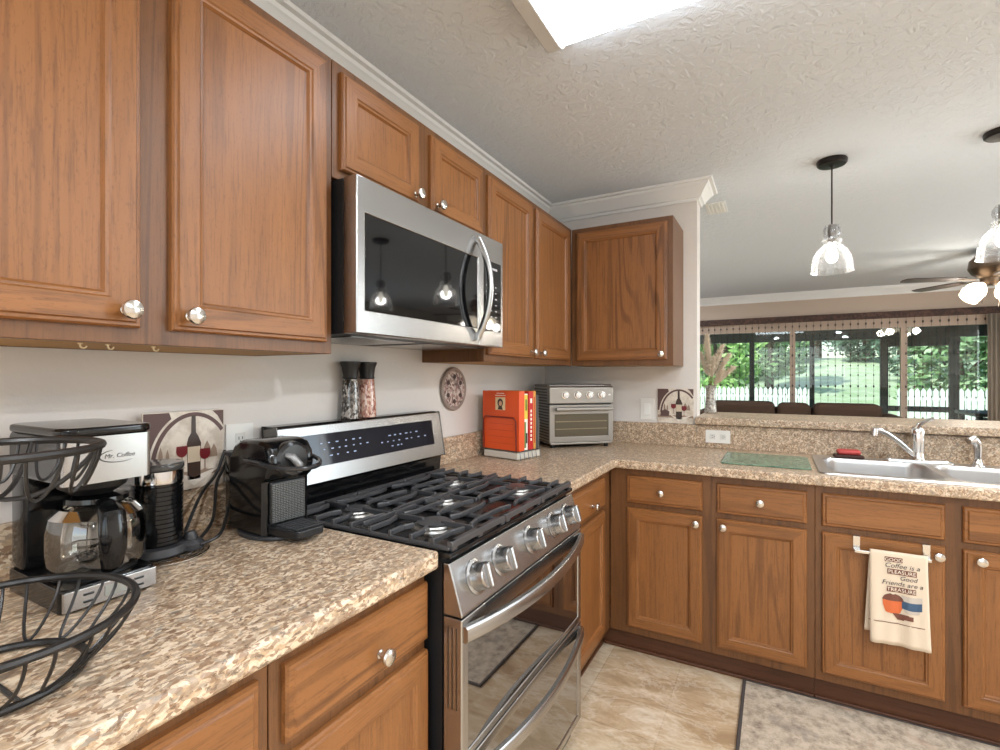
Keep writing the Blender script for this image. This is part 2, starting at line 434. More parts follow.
def wall_cabinet(label, loc, rz, w, z0, z1, doors, depth=UD):
    r = thing('wall_cabinet', label, 'cabinet', loc, rz)
    mb = MB()
    t = .016
    mb.box(0, t, -depth+.019, -.002, z0, z1).box(w-t, w, -depth+.019, -.002, z0, z1).box(t, w-t, -depth+.019, -.002, z1-t, z1)
    mb.box(t, w-t, -.012, -.002, z0, z1-t)
    mb.box(t, w-t, -depth+.019, -.012, z0+.001, z0+.001+t, mi=1)
    obj('body', mb, [OAKFV, PINEU], r, 0)
    frame_front(r, w, z0, z1, -depth+.019, -depth, [(a+.02, b-.02, c+.02, d-.02) for a, b, c, d, k in doors])
    for a, b, c, d, k in doors: add_door(r, a, b, c, d, -depth, k)
    return r
R90 = pi/2
y0 = -.850
wall_cabinet('tall oak wall cabinet nearest the viewer, left of the microwave', (0, y0, 0), R90, -.004-y0, 1.357, 2.108,
    [(.030, -.445-y0, 1.385, 2.083, (-.472-y0, 1.413)), (-.393-y0, -.029-y0, 1.385, 2.083, (-.366-y0, 1.413))])
wall_cabinet('short oak wall cabinet directly above the microwave', (0, -.002, 0), R90, .754, 1.808, 2.108,
    [(.022, .338, 1.832, 2.083, (.313, 1.858)), (.402, .728, 1.832, 2.083, (.428, 1.858))])
wall_cabinet('tall oak wall cabinet right of the microwave, on the left wall', (0, .754, 0), R90, 1.700-.754, 1.357, 2.108,
    [(.016, .413, 1.385, 2.083, (.388, 1.410)), (.462, .885, 1.385, 2.083, (.487, 1.410))])
wall_cabinet('single door oak wall cabinet on the back wall above the toaster oven', (.3006, YB, 0), 0, .537, 1.357, 2.108,
    [(.030, .510, 1.385, 2.083, (.484, 1.412))], depth=.317)

TZ0, TZ1 = .105, .874
def base_cabinet(label, loc, rz, w, fronts, depth=.597, toe=(0, 0)):
    r = thing('base_cabinet', label, 'cabinet', loc, rz)
    mb = MB(); t = .016
    mb.box(0, t, -depth+.019, -.004, TZ0, TZ1-.001).box(w-t, w, -depth+.019, -.004, TZ0, TZ1-.001)
    mb.box(t, w-t, -depth+.019, -.004, TZ0, TZ0+t).box(t, w-t, -.012, -.004, TZ0+t, TZ1-.001)
    obj('body', mb, [OAKFV], r, 0)
    frame_front(r, w, TZ0, TZ1-.001, -depth+.019, -depth, [(a+.02, b-.02, c+.015, d-.015) for _, a, b, c, d, k in fronts])
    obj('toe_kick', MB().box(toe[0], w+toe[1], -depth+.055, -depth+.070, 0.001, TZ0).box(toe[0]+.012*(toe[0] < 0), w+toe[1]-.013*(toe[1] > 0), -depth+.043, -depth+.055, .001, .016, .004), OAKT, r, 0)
    for kind, a, b, c, d, k in fronts:
        if kind == 'door': add_door(r, a, b, c, d, -depth, k)
        else: add_drawer(r, a, b, c, d, -depth, k, 'drawer' if kind == 'drawer' else 'false_drawer_front')
    return r
DZ = (.716, .843); DR = (.141, .692)
base_cabinet('oak base cabinet left of the range, with one drawer over one door', (0, -.402, 0), R90, .394,
    [('drawer', .023, .391, *DZ, (.228, .763)), ('door', .023, .391, *DR, (.060, .655))])
base_cabinet('oak base cabinet at the lower left corner, partly cut off by the picture', (0, -.874, 0), R90, .470,
    [('drawer', .024, .448, *DZ, (.236, .763)), ('door', .024, .448, *DR, (.410, .655))])
base_cabinet('narrow oak base cabinet between the range and the inside corner', (0, .770, 0), R90, .6545,
    [('drawer', .020, .532, *DZ, (.337, .757)), ('door', .020, .532, *DR, None)], toe=(0, .0545))
base_cabinet('two door oak base cabinet beside the inside corner, on the back run', (.600, YB, 0), 0, .823,
    [('drawer', .081, .408, *DZ, (.237, .778)), ('door', .081, .408, *DR, (.384, .662)),
     ('drawer', .466, .796, *DZ, (.631, .782)), ('door', .466, .796, *DR, (.492, .663))], depth=.595, toe=(-.057, 0))
base_cabinet('oak sink base cabinet with the hanging towel, below the sink', (1.424, YB, 0), 0, .83,
    [('false', .022, .392, *DZ, None), ('door', .022, .392, *DR, (.370, .662)),
     ('false', .440, .808, *DZ, None), ('door', .440, .808, *DR, (.482, .664))], depth=.595)

# ---------------------------------------------------------------- countertops
def top(name, xs, ys, filled, label, splash):
    r = tag(obj(name, MB().cells(xs, ys, TZ1, .914, filled), GRAN, None, 35, .007), label, 'countertop')
    for b in splash: obj('backsplash', MB().box(*b, .003), GRAN, r, 35)
    return r
top('countertop', [0.001, .635], [-1.3, -.004], lambda x, y: True, 'speckled beige laminate countertop left of the range, under the coffee things', [(0.001, .020, -1.3, -.004, .914, 1.022)])
SX0, SX1, SY0, SY1 = 1.455, 2.245, 1.452, 1.945
top('countertop', [0.001, .635, SX0, SX1, 2.75], [.768, 1.386, SY0, SY1, YB-.001],
    lambda x, y: (x < .635 or y > 1.386) and not (SX0 < x < SX1 and SY0 < y < SY1),
    'L shaped speckled beige laminate countertop holding the sink and toaster oven',
    [(.001, .020, .768, YB-.001, .914, 1.030), (.020, XE, YB-.020, YB-.001, .914, 1.036), (XE, 2.75, YB-.020, YB-.001, .914, 1.038)])
tag(obj('bar_top', MB().box(XE-.006, 3.5, 1.975, 2.46, 1.0405, 1.079, .006), GRAN), 'raised speckled laminate bar top above the sink', 'bar top')

# ---------------------------------------------------------------- sink, faucet, sprayer, things beside the sink
snk = thing('kitchen_sink', 'double bowl stainless steel drop in sink in the back counter', 'sink', (0, 0, 0))
mb = MB()
ZS = .9205
outer = rrect(1.440, 2.262, 1.438, 1.962, .03); bowls = [rrect(1.476, 1.843, 1.474, 1.872, .06), rrect(1.871, 2.226, 1.474, 1.872, .06)]
loops = [mb.ring([(x, y, ZS) for x, y in L]) for L in [outer]+bowls]
es = []
for L in loops:
    for i in range(len(L)): es.append(mb.bm.edges.new((L[i], L[(i+1) % len(L)])))
bmesh.ops.triangle_fill(mb.bm, use_beauty=True, use_dissolve=False, edges=es)
lip = mb.ring([(1.851+(x-1.851)*1.006, 1.70+(y-1.70)*1.008, .9145) for x, y in outer]); mb.bridge(loops[0], lip)
obj('rim', mb, SINKM, snk, 50)
for B in bowls:
    mb = MB(); cx = sum(p[0] for p in B)/len(B); cy = sum(p[1] for p in B)/len(B)
    pr = [(1, ZS), (.985, ZS-.006), (.975, ZS-.02), (.95, .79), (.91, .762), (.82, .752), (.15, .748)]
    rs = [mb.ring([(cx+(x-cx)*s, cy+(y-cy)*s, z) for x, y in B]) for s, z in pr]
    for a, b in zip(rs, rs[1:]): mb.bridge(a, b)
    mb.cap(rs[-1])
    o = obj('bowl', mb, SINKM, snk, 60)
    obj('drain', MB().lathe([(.045, 0), (.045, .004), (.038, .004), (.034, .001), (.002, .0)], (cx, cy, .7505), 20), CHROME, o)
fx, fy = 1.836, 1.915
fau = thing('kitchen_faucet', 'chrome single lever faucet behind the sink', 'faucet', (fx, fy, ZS))
mb = MB(); A = rrect(-.125, .125, -.026, .026, .025, 6)
rs = [mb.ring([(x*s, y*s, z) for x, y in A]) for s, z in ((1, 0.0005), (1, .006), (.93, .013), (.6, .017))]
for a, b in zip(rs, rs[1:]): mb.bridge(a, b)
mb.cap(rs[0]); mb.cap(rs[-1]); obj('base_plate', mb, CHROME, fau, 40)
obj('body', MB().lathe([(.030, .012), (.026, .022), (.024, .05), (.026, .09), (.027, .125), (.022, .145), (.012, .155), (.002, .157)], (0, 0, 0), 24), CHROME, fau)
sp = [(-.012, -.006, .030), (-.03, -.015, .048), (-.075, -.045, .092), (-.12, -.072, .128), (-.150, -.092, .143), (-.168, -.104, .143)]
mb = MB().tube(sp, [.013, .012, .011, .011, .011, .012], 12); mb.cyl((-.168, -.104, .150), (-.170, -.106, .120), .015, .014, 14)
obj('spout', mb, CHROME, fau)
obj('lever', MB().tube([(0, 0, .150), (.006, -.004, .168), (.028, -.012, .186), (.052, -.020, .196)], [.014, .012, .008, .010], 10, flat=(.7, 1.2)), CHROME, fau)
spr = thing('sink_sprayer', 'small chrome side sprayer at the right end of the sink', 'sprayer', (2.035, 1.917, ZS))
obj('base', MB().lathe([(.026, .0005), (.024, .006), (.016, .016), (.014, .03)], n=20), CHROME, spr)
obj('spray_head', MB().tube([(0, 0, .028), (0, 0, .07), (-.004, -.003, .098), (-.018, -.012, .112), (-.036, -.024, .106)], [.012, .015, .018, .019, .013], 14), CHROME, spr)
obj('black_cap', MB().lathe([(.018, .0005), (.018, .012), (.012, .018), (.001, .019)], (.115, 0, 0), 16), BLACKM, spr)
spg = thing('scrub_sponge', 'red topped scrub sponge lying on the left back rim of the sink', 'sponge', (1.583, 1.905, ZS), radians(4))
obj('scrub_pad', MB().box(-.058, .058, -.032, .032, .0008, .016, .007), plain('dark_scrub_pad', (74, 50, 44), .9), spg)
obj('grip', MB().box(-.046, .046, -.026, .026, .0165, .040, .011, seg=3), plain('red_sponge', (196, 74, 70), .6), spg)
t = NT('green_glass_board'); t.pb(Base_Color=t.ramp(t.noise(t.coord(), 40, 4, .7), [(.35, lin((72, 104, 82))), (.65, lin((128, 152, 126)))]), Roughness=.25)
cb = tag(obj('cutting_board', MB().prism(rrect(1.072, 1.418, 1.500, 1.850, .02), .9145, .921, 'xy'), t.m, None, 35, .002), 'green flat cutting board lying left of the sink', 'cutting board')

# ---------------------------------------------------------------- range
rng = thing('gas_range', 'stainless steel double oven gas range with five burners', 'range', (0, .003, 0))
RW = .759
mb = MB().box(.02, .635, .004, RW-.004, .02, .895)
for x in (.07, .58):
    for y in (.05, .71): mb.lathe([(.018, .0005), (.018, .02)], (x, y, 0), 12)
obj('body', mb, BLACKM, rng, 35)
obj('cooktop', MB().box(.09, .660, .001, RW-.001, .895, .908, .004), ENAMEL, rng)
# slanted back guard
mb = MB().prism([(.012, .905), (.085, .905), (.092, .975), (.10, .983), (.072, 1.150), (.060, 1.158), (.012, 1.158)], .002, RW-.002, 'xz')
obj('backguard_core', mb, BLACKG, rng, 30)
def slant(a, off=0.0):       # point on the slanted panel: a along the slope
    p0 = Vector((.104, .984)); p1 = Vector((.0745, 1.152)); d = (p1-p0); n = Vector((d.y, -d.x)).normalized()
    q = p0 + d*a + n*off; return q
def slanted(a0, a1, y0, y1, off0, off1, bev=0):
    mb = MB(); Q = [slant(a0, off0), slant(a1, off0), slant(a1, off1), slant(a0, off1)]
    mb.prism([(q.x, q.y) for q in Q], y0, y1, 'xz'); return mb
obj('backguard_panel', slanted(0, 1, 0, RW, 0, .006), STEEL, rng, 30, .002)
dsp = obj('display', slanted(.28, .84, .075, .700, .0062, .0075), plain('blue_black_display', (18, 22, 34), .05), rng, 30)
mb = MB()
for row, (a, ys) in enumerate(((.66, (.14, .17, .20, .24, .27, .30)), (.55, (.15, .18, .21, .235, .27, .30, .33)), (.43, (.17, .20, .24, .27)), (.62, (.44, .47, .50, .53, .56, .59)), (.50, (.40, .43, .46, .49, .53, .56, .60, .64)), (.40, (.45, .48, .50)))):
    for y in ys:
        w = random.uniform(.006, .014); Q = [slant(a, .0078), slant(a+.02, .0078), slant(a+.02, .0083), slant(a, .0083)]
        mb.prism([(q.x, q.y) for q in Q], y, y+w, 'xz')
obj('touch_markings', mb, plain('pale_blue_marking', (176, 190, 220), .4), dsp, 0)
obj('end_cap', slanted(-.02, 1.03, -.002, .000, -.05, .008), STEELD, rng, 30)
obj('end_cap', slanted(-.02, 1.03, RW, RW+.002, -.05, .008), STEELD, rng, 30)
# control panel
mb = MB().prism([(.640, .885), (.656, .886), (.690, .780), (.690, .772), (.640, .772)], 0, RW, 'xz')
cpan = obj('control_panel', mb, STEEL, rng, 30, .0025)
nrm = Vector((.106, 0, .034)).normalized(); tang = Vector((.034, 0, -.106)).normalized()
for k, y in enumerate((.085, .205, .385, .550, .668)):
    c = Vector((.6735, y, .832)); Mx = Matrix.Translation(c) @ Matrix((( nrm.x, 0, tang.x, 0), (0, 1, 0, 0), (nrm.z, 0, tang.z, 0), (0, 0, 0, 1)))
    mb = MB().lathe([(.040, .0005), (.040, .003), (.033, .005), (.031, .012), (.030, .034), (.027, .038), (.001, .0385)], (0, 0, 0), 28, 'x', mat=Mx)
    kb = obj('control_knob', mb, [STEEL], rng, 40)
    mb = MB().box(.010, .046, -.009, .009, -.028, .028, .005, mat=Mx); obj('grip', mb, STEEL, kb, 40)
# burners and grates
for (x, y, r) in ((.24, .145, .038), (.51, .145, .048), (.37, .380, .042), (.24, .615, .034), (.51, .615, .050)):
    bn = obj('burner', MB().lathe([(r+.012, .908), (r+.010, .914), (r+.002, .916), (r, .920)], (x, y, 0), 24), plain('burner_aluminium', (170, 168, 164), .35, 1.0), rng)
    obj('burner_cap', MB().lathe([(r-.004, .9202), (r-.002, .923), (r-.008, .9262), (.001, .9265)], (x, y, 0), 24), IRON, bn)
def bar(mb, x0, y0, x1, y1, z0=.917, z1=.931, w=.0055):
    d = Vector((x1-x0, y1-y0)); L = d.length; a = atan2(d.y, d.x)
    mb.box(0, L, -w, w, z0, z1, .002, seg=1, mat=Matrix.Translation((x0, y0, 0)) @ Matrix.Rotation(a, 4, 'Z'))
for gi, (ya, yb) in enumerate(((.012, .262), (.268, .492), (.498, .748))):
    mb = MB(); xa, xb = .115, .650; ym = (ya+yb)/2
    for y in (ya, yb): bar(mb, xa, y, xb, y, .910, .919)
    bar(mb, xa, ya, xa, yb, .917, .931); bar(mb, xb, ya, xb, yb, .915, .931, .008)
    for y in (ya+.012, ym, yb-.012): mb.box(xb-.007, xb+.007, y-.010, y+.010, .908, .931, .002, seg=1)
    for y in (ya+.006, yb-.006): mb.box(xa-.007, xa+.007, y-.007, y+.007, .908, .931, .002, seg=1)
    cs = (.24, .51) if gi != 1 else (.37,)
    for k in range(8):
        x = xa+.045+(xb-xa-.09)*k/7
        near = min(abs(x-c) for c in cs)
        for s_, ye in ((-1, ya), (1, yb)):
            L = (yb-ya)*(.30 if near < .05 else .44)
            xe = x+(.012 if k % 2 else -.012)
            bar(mb, x, ye, x, ye-s_*L*.62, .919, .932, .0045); bar(mb, x, ye-s_*L*.60, xe, ye-s_*L, .919, .932, .0045)
            mb.box(x-.0045, x+.0045, ye-.0045, ye+.0045, .912, .932, .001, seg=1)
    for c in cs:
        for s_ in (-1, 1): bar(mb, c+s_*.125, ym, c+s_*.028, ym, .918, .932, .0045)
    bar(mb, (xa+xb)/2-.012, ya+.02, (xa+xb)/2-.012, yb-.02, .918, .931, .0045)
    obj('grate', mb, IRON, rng, 40)
# oven doors
def oven_door(z0, z1, vents, win, hz):
    mb = MB()
    xs = [0, .028, RW-.028, RW]; zs = [z0, win[0], win[1], z1]
    mb.cells(xs, zs, .640, .690, lambda y, z: not (.028 < y < RW-.028 and win[0] < z < win[1]))
    bmesh.ops.transform(mb.bm, matrix=Matrix(((0, 0, 1, 0), (1, 0, 0, 0), (0, 1, 0, 0), (0, 0, 0, 1))), verts=mb.bm.verts[:])
    d = obj('oven_door', mb, STEEL, rng, 30, .003)
    obj('window', MB().box(.648, .687, .0285, RW-.0285, win[0]+.0005, win[1]-.0005, .001), OVGLASS, d)
    if vents:
        for k in range(3):
            ya = .10+k*.205
            mb = MB()
            for j in range(3): mb.box(.6895, .6912, ya, ya+.165, .7575+j*.0035, .7595+j*.0035)
            obj('vent', mb, plain('vent_black', (20, 18, 17), .6), d, 0)
        mb = MB()
        for j in range(3): mb.box(.652+j*.011, .656+j*.011, -.0006, .002, z1-.20, z1-.02)
        obj('side_groove', mb, STEELD, d, 0)
    n = 20; pts = []
    for i in range(n+1):
        u = i/n; y = .004+(RW-.008)*u
        pts.append((y, .695+.044*(1-(2*u-1)**2), hz-.008*(1-(2*u-1)**2)))
    mb = MB(); rs = []
    for y, x, z in pts:
        rs.append(mb.ring([(x-.008, y, z-.018), (x+.003, y, z-.018), (x+.008, y, z-.012), (x+.008, y, z+.012), (x+.003, y, z+.018), (x-.008, y, z+.018)]))
    for a, b in zip(rs, rs[1:]): mb.bridge(a, b)
    mb.cap(rs[0]); mb.cap(rs[-1])
    for y in (.004, RW-.024): mb.box(.6885, .695, y, y+.020, hz-.016, hz+.016, .003)
    obj('handle', mb, STEEL, d, 40)
    return d
oven_door(.452, .768, True, (.470, .722), .736)
oven_door(.105, .446, False, (.130, .420), .410)
obj('kick_panel', MB().box(.60, .655, .004, RW-.004, .03, .10, .003), BLACKM, rng)

# ---------------------------------------------------------------- over the range microwave
mw = thing('microwave', 'stainless steel over the range microwave under the short cabinet', 'microwave', (0, .003, 0))
MW = .757; Z0, Z1 = 1.408, 1.803
obj('body', MB().box(.004, .330, .003, MW-.003, Z0, Z1, .003), BLACKM, mw)
mb = MB(); mb.box(.05, .30, .06, .34, Z0-.003, Z0-.0005).box(.05, .30, .40, .70, Z0-.003, Z0-.0005)
obj('grease_filter', mb, STEEL, mw)
obj('side_bracket', MB().box(.332, .345, .0005, .006, Z0+.03, Z1-.02, .002), STEELD, mw)
mb = MB(); dw = .585
mb.cells([0, .030, dw-.01, dw], [Z0, Z0+.060, Z1-.090, Z1], .334, .380, lambda y, z: not (.030 < y < dw-.01 and Z0+.06 < z < Z1-.09))
bmesh.ops.transform(mb.bm, matrix=Matrix(((0, 0, 1, 0), (1, 0, 0, 0), (0, 1, 0, 0), (0, 0, 0, 1))), verts=mb.bm.verts[:])
md = obj('door', mb, STEEL, mw, 30, .003)
obj('window', MB().box(.345, .3785, .0305, dw-.0105, Z0+.0605, Z1-.0905, .001), BGLASS, md)
mb = MB().box(.334, .380, dw+.001, MW, Z0, Z1, .003); cp = obj('control_panel', mb, STEEL, mw)
obj('keypad', MB().box(.3795, .3812, dw+.030, MW-.018, Z0+.055, Z1-.085, .0006), BGLASS, cp)
mb = MB()
for j in range(7):
    for k in range(3): mb.box(.3812, .3816, dw+.045+k*.032, dw+.045+k*.032+random.uniform(.008, .016), Z0+.085+j*.022, Z0+.089+j*.022)
mb.box(.3812, .3816, dw+.05, dw+.125, Z1-.115, Z1-.107)
obj('key_markings', mb, plain('grey_marking', (170, 172, 176), .5), cp, 0)
n = 16; mb = MB()
pts = [(.388+.048*(1-(2*i/n-1)**2), dw-.020, Z0+.028+(Z1-Z0-.056)*i/n) for i in range(n+1)]
mb.tube(pts, .0125, 12, flat=(1.0, .8)); mb.box(.3795, .395, dw-.030, dw-.010, Z0+.016, Z0+.042, .003).box(.3795, .395, dw-.030, dw-.010, Z1-.042, Z1-.016, .003)
obj('handle', mb, STEEL, md, 40)

# ---------------------------------------------------------------- ceiling light, pendants, vent, fan
fl = thing('fluorescent_light', 'long white wraparound fluorescent light on the kitchen ceiling', 'ceiling light', (.667, .402, H))
def lensprof(w, h, n=8):
    P = [(-w, 0)]
    for i in range(n+1): a = pi - pi/2*i/n; P.append((-w+.055+.055*cos(a), -(h-.055)-.055*sin(a)) if False else (-w+.06+.06*cos(a), -(h-.05)-.05*sin(a)))
    for i in range(n+1): a = pi/2 - pi/2*i/n; P.append((w-.06+.06*cos(a), -(h-.05)-.05*sin(a)))
    P.append((w, 0)); return P
LENS = emit('lit_acrylic_lens', (236, 245, 255), 9.0)
obj('diffuser', MB().prism(lensprof(.155, .056), .045, 1.175, 'yz'), LENS, fl, 40)
for a, b in ((0, .045), (1.175, 1.220)): obj('end_cap', MB().prism(lensprof(.162, .060), a, b, 'yz'), plain('pale_grey_end_cap', (206, 206, 204), .4), fl, 40, .003)

for k, (x, y, w) in enumerate(((2.6, -.5, 'right of the viewer'), (1.3, -1.9, 'behind the viewer'), (3.4, 1.0, 'over the dining side'), (2.9, -2.2, 'far behind the viewer'), (.35, 3.4, 'left of the fan'), (3.9, 3.2, 'right of the fan'), (.3, 5.6, 'near the glass doors'))):  # recessed lights added out of view as fill for both rooms
    r = thing('fill_downlight', 'round recessed fill downlight added to the ceiling '+w, 'ceiling light', (x, y, H), 0, 'added fill downlights')
    obj('trim_ring', MB().lathe([(.055, -.004), (.085, -.004), (.088, -.0005), (.055, -.0005), (.055, -.004)], n=28, cap=False), TRIMW, r)
    obj('lens', MB().lathe([(.0545, -.0008), (.0545, -.0030), (.001, -.0032)], n=24), emit('fill_downlight_lens', (236, 245, 255), 3), r)
    light('downlight_fill_lamp', 'AREA', (x, y, H-.006), 38 if y < 3 else 8, (.90, .95, 1), shape='DISK', size=.11)

def pendant(label, x, y):
    r = thing('pendant_light', label, 'pendant light', (x, y, 0), 0, 'glass pendants over the bar')
    obj('canopy', MB().lathe([(.064, H-.0005), (.066, H-.006), (.064, H-.020), (.058, H-.026), (.012, H-.028), (.008, H-.034)], n=32), BRONZE, r)
    obj('cord', MB().cyl((0, 0, H-.03), (0, 0, 2.044), .0035, n=8), BRONZE, r)
    obj('socket', MB().lathe([(.010, 2.046), (.018, 2.040), (.018, 1.955), (.014, 1.950)], n=16), plain('socket_grey', (126, 122, 118), .4, .6), r)
    prof = [(.014, 2.046), (.028, 2.040), (.037, 2.022), (.039, 2.006), (.034, 1.988), (.026, 1.980), (.026, 1.976), (.040, 1.970), (.045, 1.962), (.041, 1.952), (.034, 1.948), (.046, 1.938), (.066, 1.916), (.079, 1.888), (.086, 1.855), (.088, 1.820), (.092, 1.812)]
    obj('glass_shade', MB().lathe(prof, n=36, cap=False), SEEDED, r)
    obj('bulb', MB().lathe([(.010, 1.950), (.014, 1.938), (.022, 1.912), (.026, 1.890), (.022, 1.870), (.012, 1.860), (.001, 1.857)], n=20), emit('glowing_bulb', (255, 246, 228), 9), r)
    l = light('pendant_bulb_light', 'POINT', (x, y, 1.885), 10, (1, .96, .90), shadow_soft_size=.032)
pendant('clear bell shaped glass pendant hanging over the bar, fully in view', 1.529, 2.03)
pendant('clear glass pendant light cut off by the right picture edge', 2.150, 2.035)
cv = thing('ceiling_vent', 'small white ceiling vent just beyond the end of the kitchen wall', 'vent', (.962, 2.50, H))
obj('frame', MB().box(-.058, .058, -.11, .11, -.008, -.0005, .003), TRIMW, cv)
mb = MB()
for k in range(5): mb.box(-.048+k*.021, -.040+k*.021, -.095, .095, -.013, -.008)
obj('slats', mb, WHITE, cv, 0)

FX, FY, FZ = 2.857, 4.717, 2.117
fan = thing('ceiling_fan', 'dark bladed ceiling fan with lit tulip shades in the living room', 'ceiling fan', (FX, FY, 0))
BRZ = plain('antique_brass', (108, 90, 74), .35, .9)
obj('canopy', MB().lathe([(.065, H-.0005), (.065, H-.02), (.045, H-.045), (.015, H-.05)], n=24), BRZ, fan)
obj('motor_housing', MB().lathe([(.02, H-.045), (.10, FZ+.19), (.135, FZ+.155), (.145, FZ+.085), (.12, FZ+.04), (.07, FZ+.005), (.06, FZ-.05), (.03, FZ-.06)], n=32), BRZ, fan)
BLADE = plain('dark_walnut_blade', (70, 58, 52), .5)
TUL = emit('lit_frosted_shade', (255, 240, 216), 3.2)
for k in range(5):
    a = math.atan2(.80, -.60) if False else None
    ang = radians(126.8) + k*2*pi/5
    d = Vector((cos(ang), sin(ang)))
    M = Matrix.Translation((0, 0, FZ)) @ Matrix.Rotation(ang, 4, 'Z') @ Matrix.Rotation(radians(4), 4, 'X')
    b = obj('blade', MB().prism([(.20, -.045), (.30, -.060), (.58, -.066), (.645, -.052), (.66, 0), (.645, .052), (.58, .066), (.30, .060), (.20, .045)], -.004, .004, 'xy', mat=M), BLADE, fan, 35)
    obj('blade_iron', MB().box(.11, .24, -.018, .018, -.010, -.0045, .002, mat=M), BRZ, b)
for k in range(4):
    ang = radians(215)+k*pi/2
    c = Vector((cos(ang)*.075, sin(ang)*.075, FZ-.055))
    M = Matrix.Translation(c) @ Matrix.Rotation(ang, 4, 'Z') @ Matrix.Rotation(radians(128), 4, 'Y')
    arm = obj('lamp_arm', MB().tube([(0, 0, FZ-.04), (c.x*.6, c.y*.6, FZ-.045), tuple(c)], .009, 8), BRZ, fan)
    obj('lamp_shade', MB().lathe([(.024, .0), (.034, .02), (.062, .05), (.076, .085), (.070, .115), (.076, .135)], (0, 0, 0), 20, mat=M), TUL, arm)
    p = Vector((FX, FY, 0)) + M @ Vector((0, 0, .19)); light('fan_bulb_light', 'POINT', p, 5, (1, .93, .83), shadow_soft_size=.05)
for x, y, L in ((-.06, -.02, .16), (.03, -.06, .20)): obj('pull_chain', MB().cyl((x, y, FZ-.05), (x, y, FZ-.05-L), .0025, n=6), BRZ, fan)

# ---------------------------------------------------------------- counter things, left run
CT = .9145
ART = [plain('art_plum', (92, 66, 62), .5), plain('art_wine', (112, 22, 30), .4), plain('art_bottle', (62, 46, 38), .4), plain('art_sand', (206, 190, 166), .5), plain('art_sepia', (150, 128, 110), .5), plain('art_pale', (226, 216, 204), .5)]
TILEB = NT('tile_glaze'); TILEB.pb(Base_Color=TILEB.ramp(TILEB.noise(TILEB.coord(), 30, 4, .6), [(.35, lin((196, 182, 166))), (.6, lin((226, 216, 202)))]), Roughness=.3); TILEB = TILEB.m
def wine_tile(label, loc, rz, S):
    """square tile facing -y, lower left corner at the origin"""
    r = thing('decorative_tile', label, 'tile', loc, rz)
    obj('tile_body', MB().box(0, S, -.008, -.0005, 0, S, .0015), TILEB, r)
    k = S/100.
    def shape(name, poly, mi, lay):
        obj(name, MB().prism([(x*k, z*k) for x, z in poly], -.0083-lay*.0002, -.0086-lay*.0002, 'xz'), ART[mi], r, 0)
    arc = lambda cx, cz, rx, rz_, a0, a1, n=16: [(cx+rx*cos(radians(a0+(a1-a0)*i/n)), cz+rz_*sin(radians(a0+(a1-a0)*i/n))) for i in range(n+1)]
    mb = MB(); O = arc(60, 28, 52, 70, 25, 178, 28); I = arc(60, 28, 47, 65, 25, 178, 28)
    A = [mb.ring([(x*k, h, z*k) for x, z in O]) for h in (-.0083, -.0086)]; B = [mb.ring([(x*k, h, z*k) for x, z in I]) for h in (-.0083, -.0086)]
    mb.bridge(A[1], B[1], closed=False); mb.bridge(A[0], A[1], closed=False); mb.bridge(B[1], B[0], closed=False)
    bmesh.ops.delete(mb.bm, geom=[v for v in mb.bm.verts if v.co.x > S*.995 or v.co.z > S*.995 or v.co.x < .001], context='VERTS')
    obj('arch', mb, ART[0], r, 0)
    shape('spandrel', [(1, 99), (30, 99)]+arc(60, 28, 55, 73, 120, 172, 8)+[(1, 36)], 0, 0)
    shape('spandrel', [(99, 99), (84, 99)]+[(91, 92), (99, 78)], 0, 0)
    for (x, w, h) in ((20, 3, 58), (28, 2.5, 54), (77, 6, 60), (86, 5, 55), (69, 4, 50)):
        shape('tree', [(x-w, 38), (x+w, 38), (x+w*.7, 38+(h-38)*.6), (x, h), (x-w*.7, 38+(h-38)*.6)], 4, 0)
    shape('table_edge', [(1, 24), (99, 22), (99, 16), (1, 16)], 4, 0)
    shape('basket', [(8, 20), (32, 20), (34, 34), (22, 40), (10, 34)], 0, 1)
    shape('cloth', [(34, 26), (60, 4), (96, 24), (70, 18), (60, 14)], 5, 1)
    shape('bottle', [(52, 12), (68, 12), (69, 58), (66, 66), (62.5, 72), (62, 94), (57, 94), (56.5, 72), (53, 66), (51, 58)], 2, 1)
    shape('bottle_label', [(52, 34), (68, 34), (68, 54), (52, 54)], 3, 2)
    for cx, cz in ((45, 50), (74, 44)):
        shape('glass_of_wine', arc(cx, cz, 7, 8, -180, 0, 10)+[(cx+6.5, cz+6), (cx-6.5, cz+6)], 1, 3)
        shape('glass_stem', [(cx-.8, cz-8), (cx-.8, cz-20), (cx-5, cz-22), (cx+5, cz-22), (cx+.8, cz-20), (cx+.8, cz-8)], 4, 3)
    return r
wine_tile('square wine picture tile leaning on the left wall behind the milk frother', (.0215, -.308, 1.0235), R90, .192)
wine_tile('square wine picture tile on the back wall beside the pass through', (.699, YB-.0005, 1.0375), 0, .194)

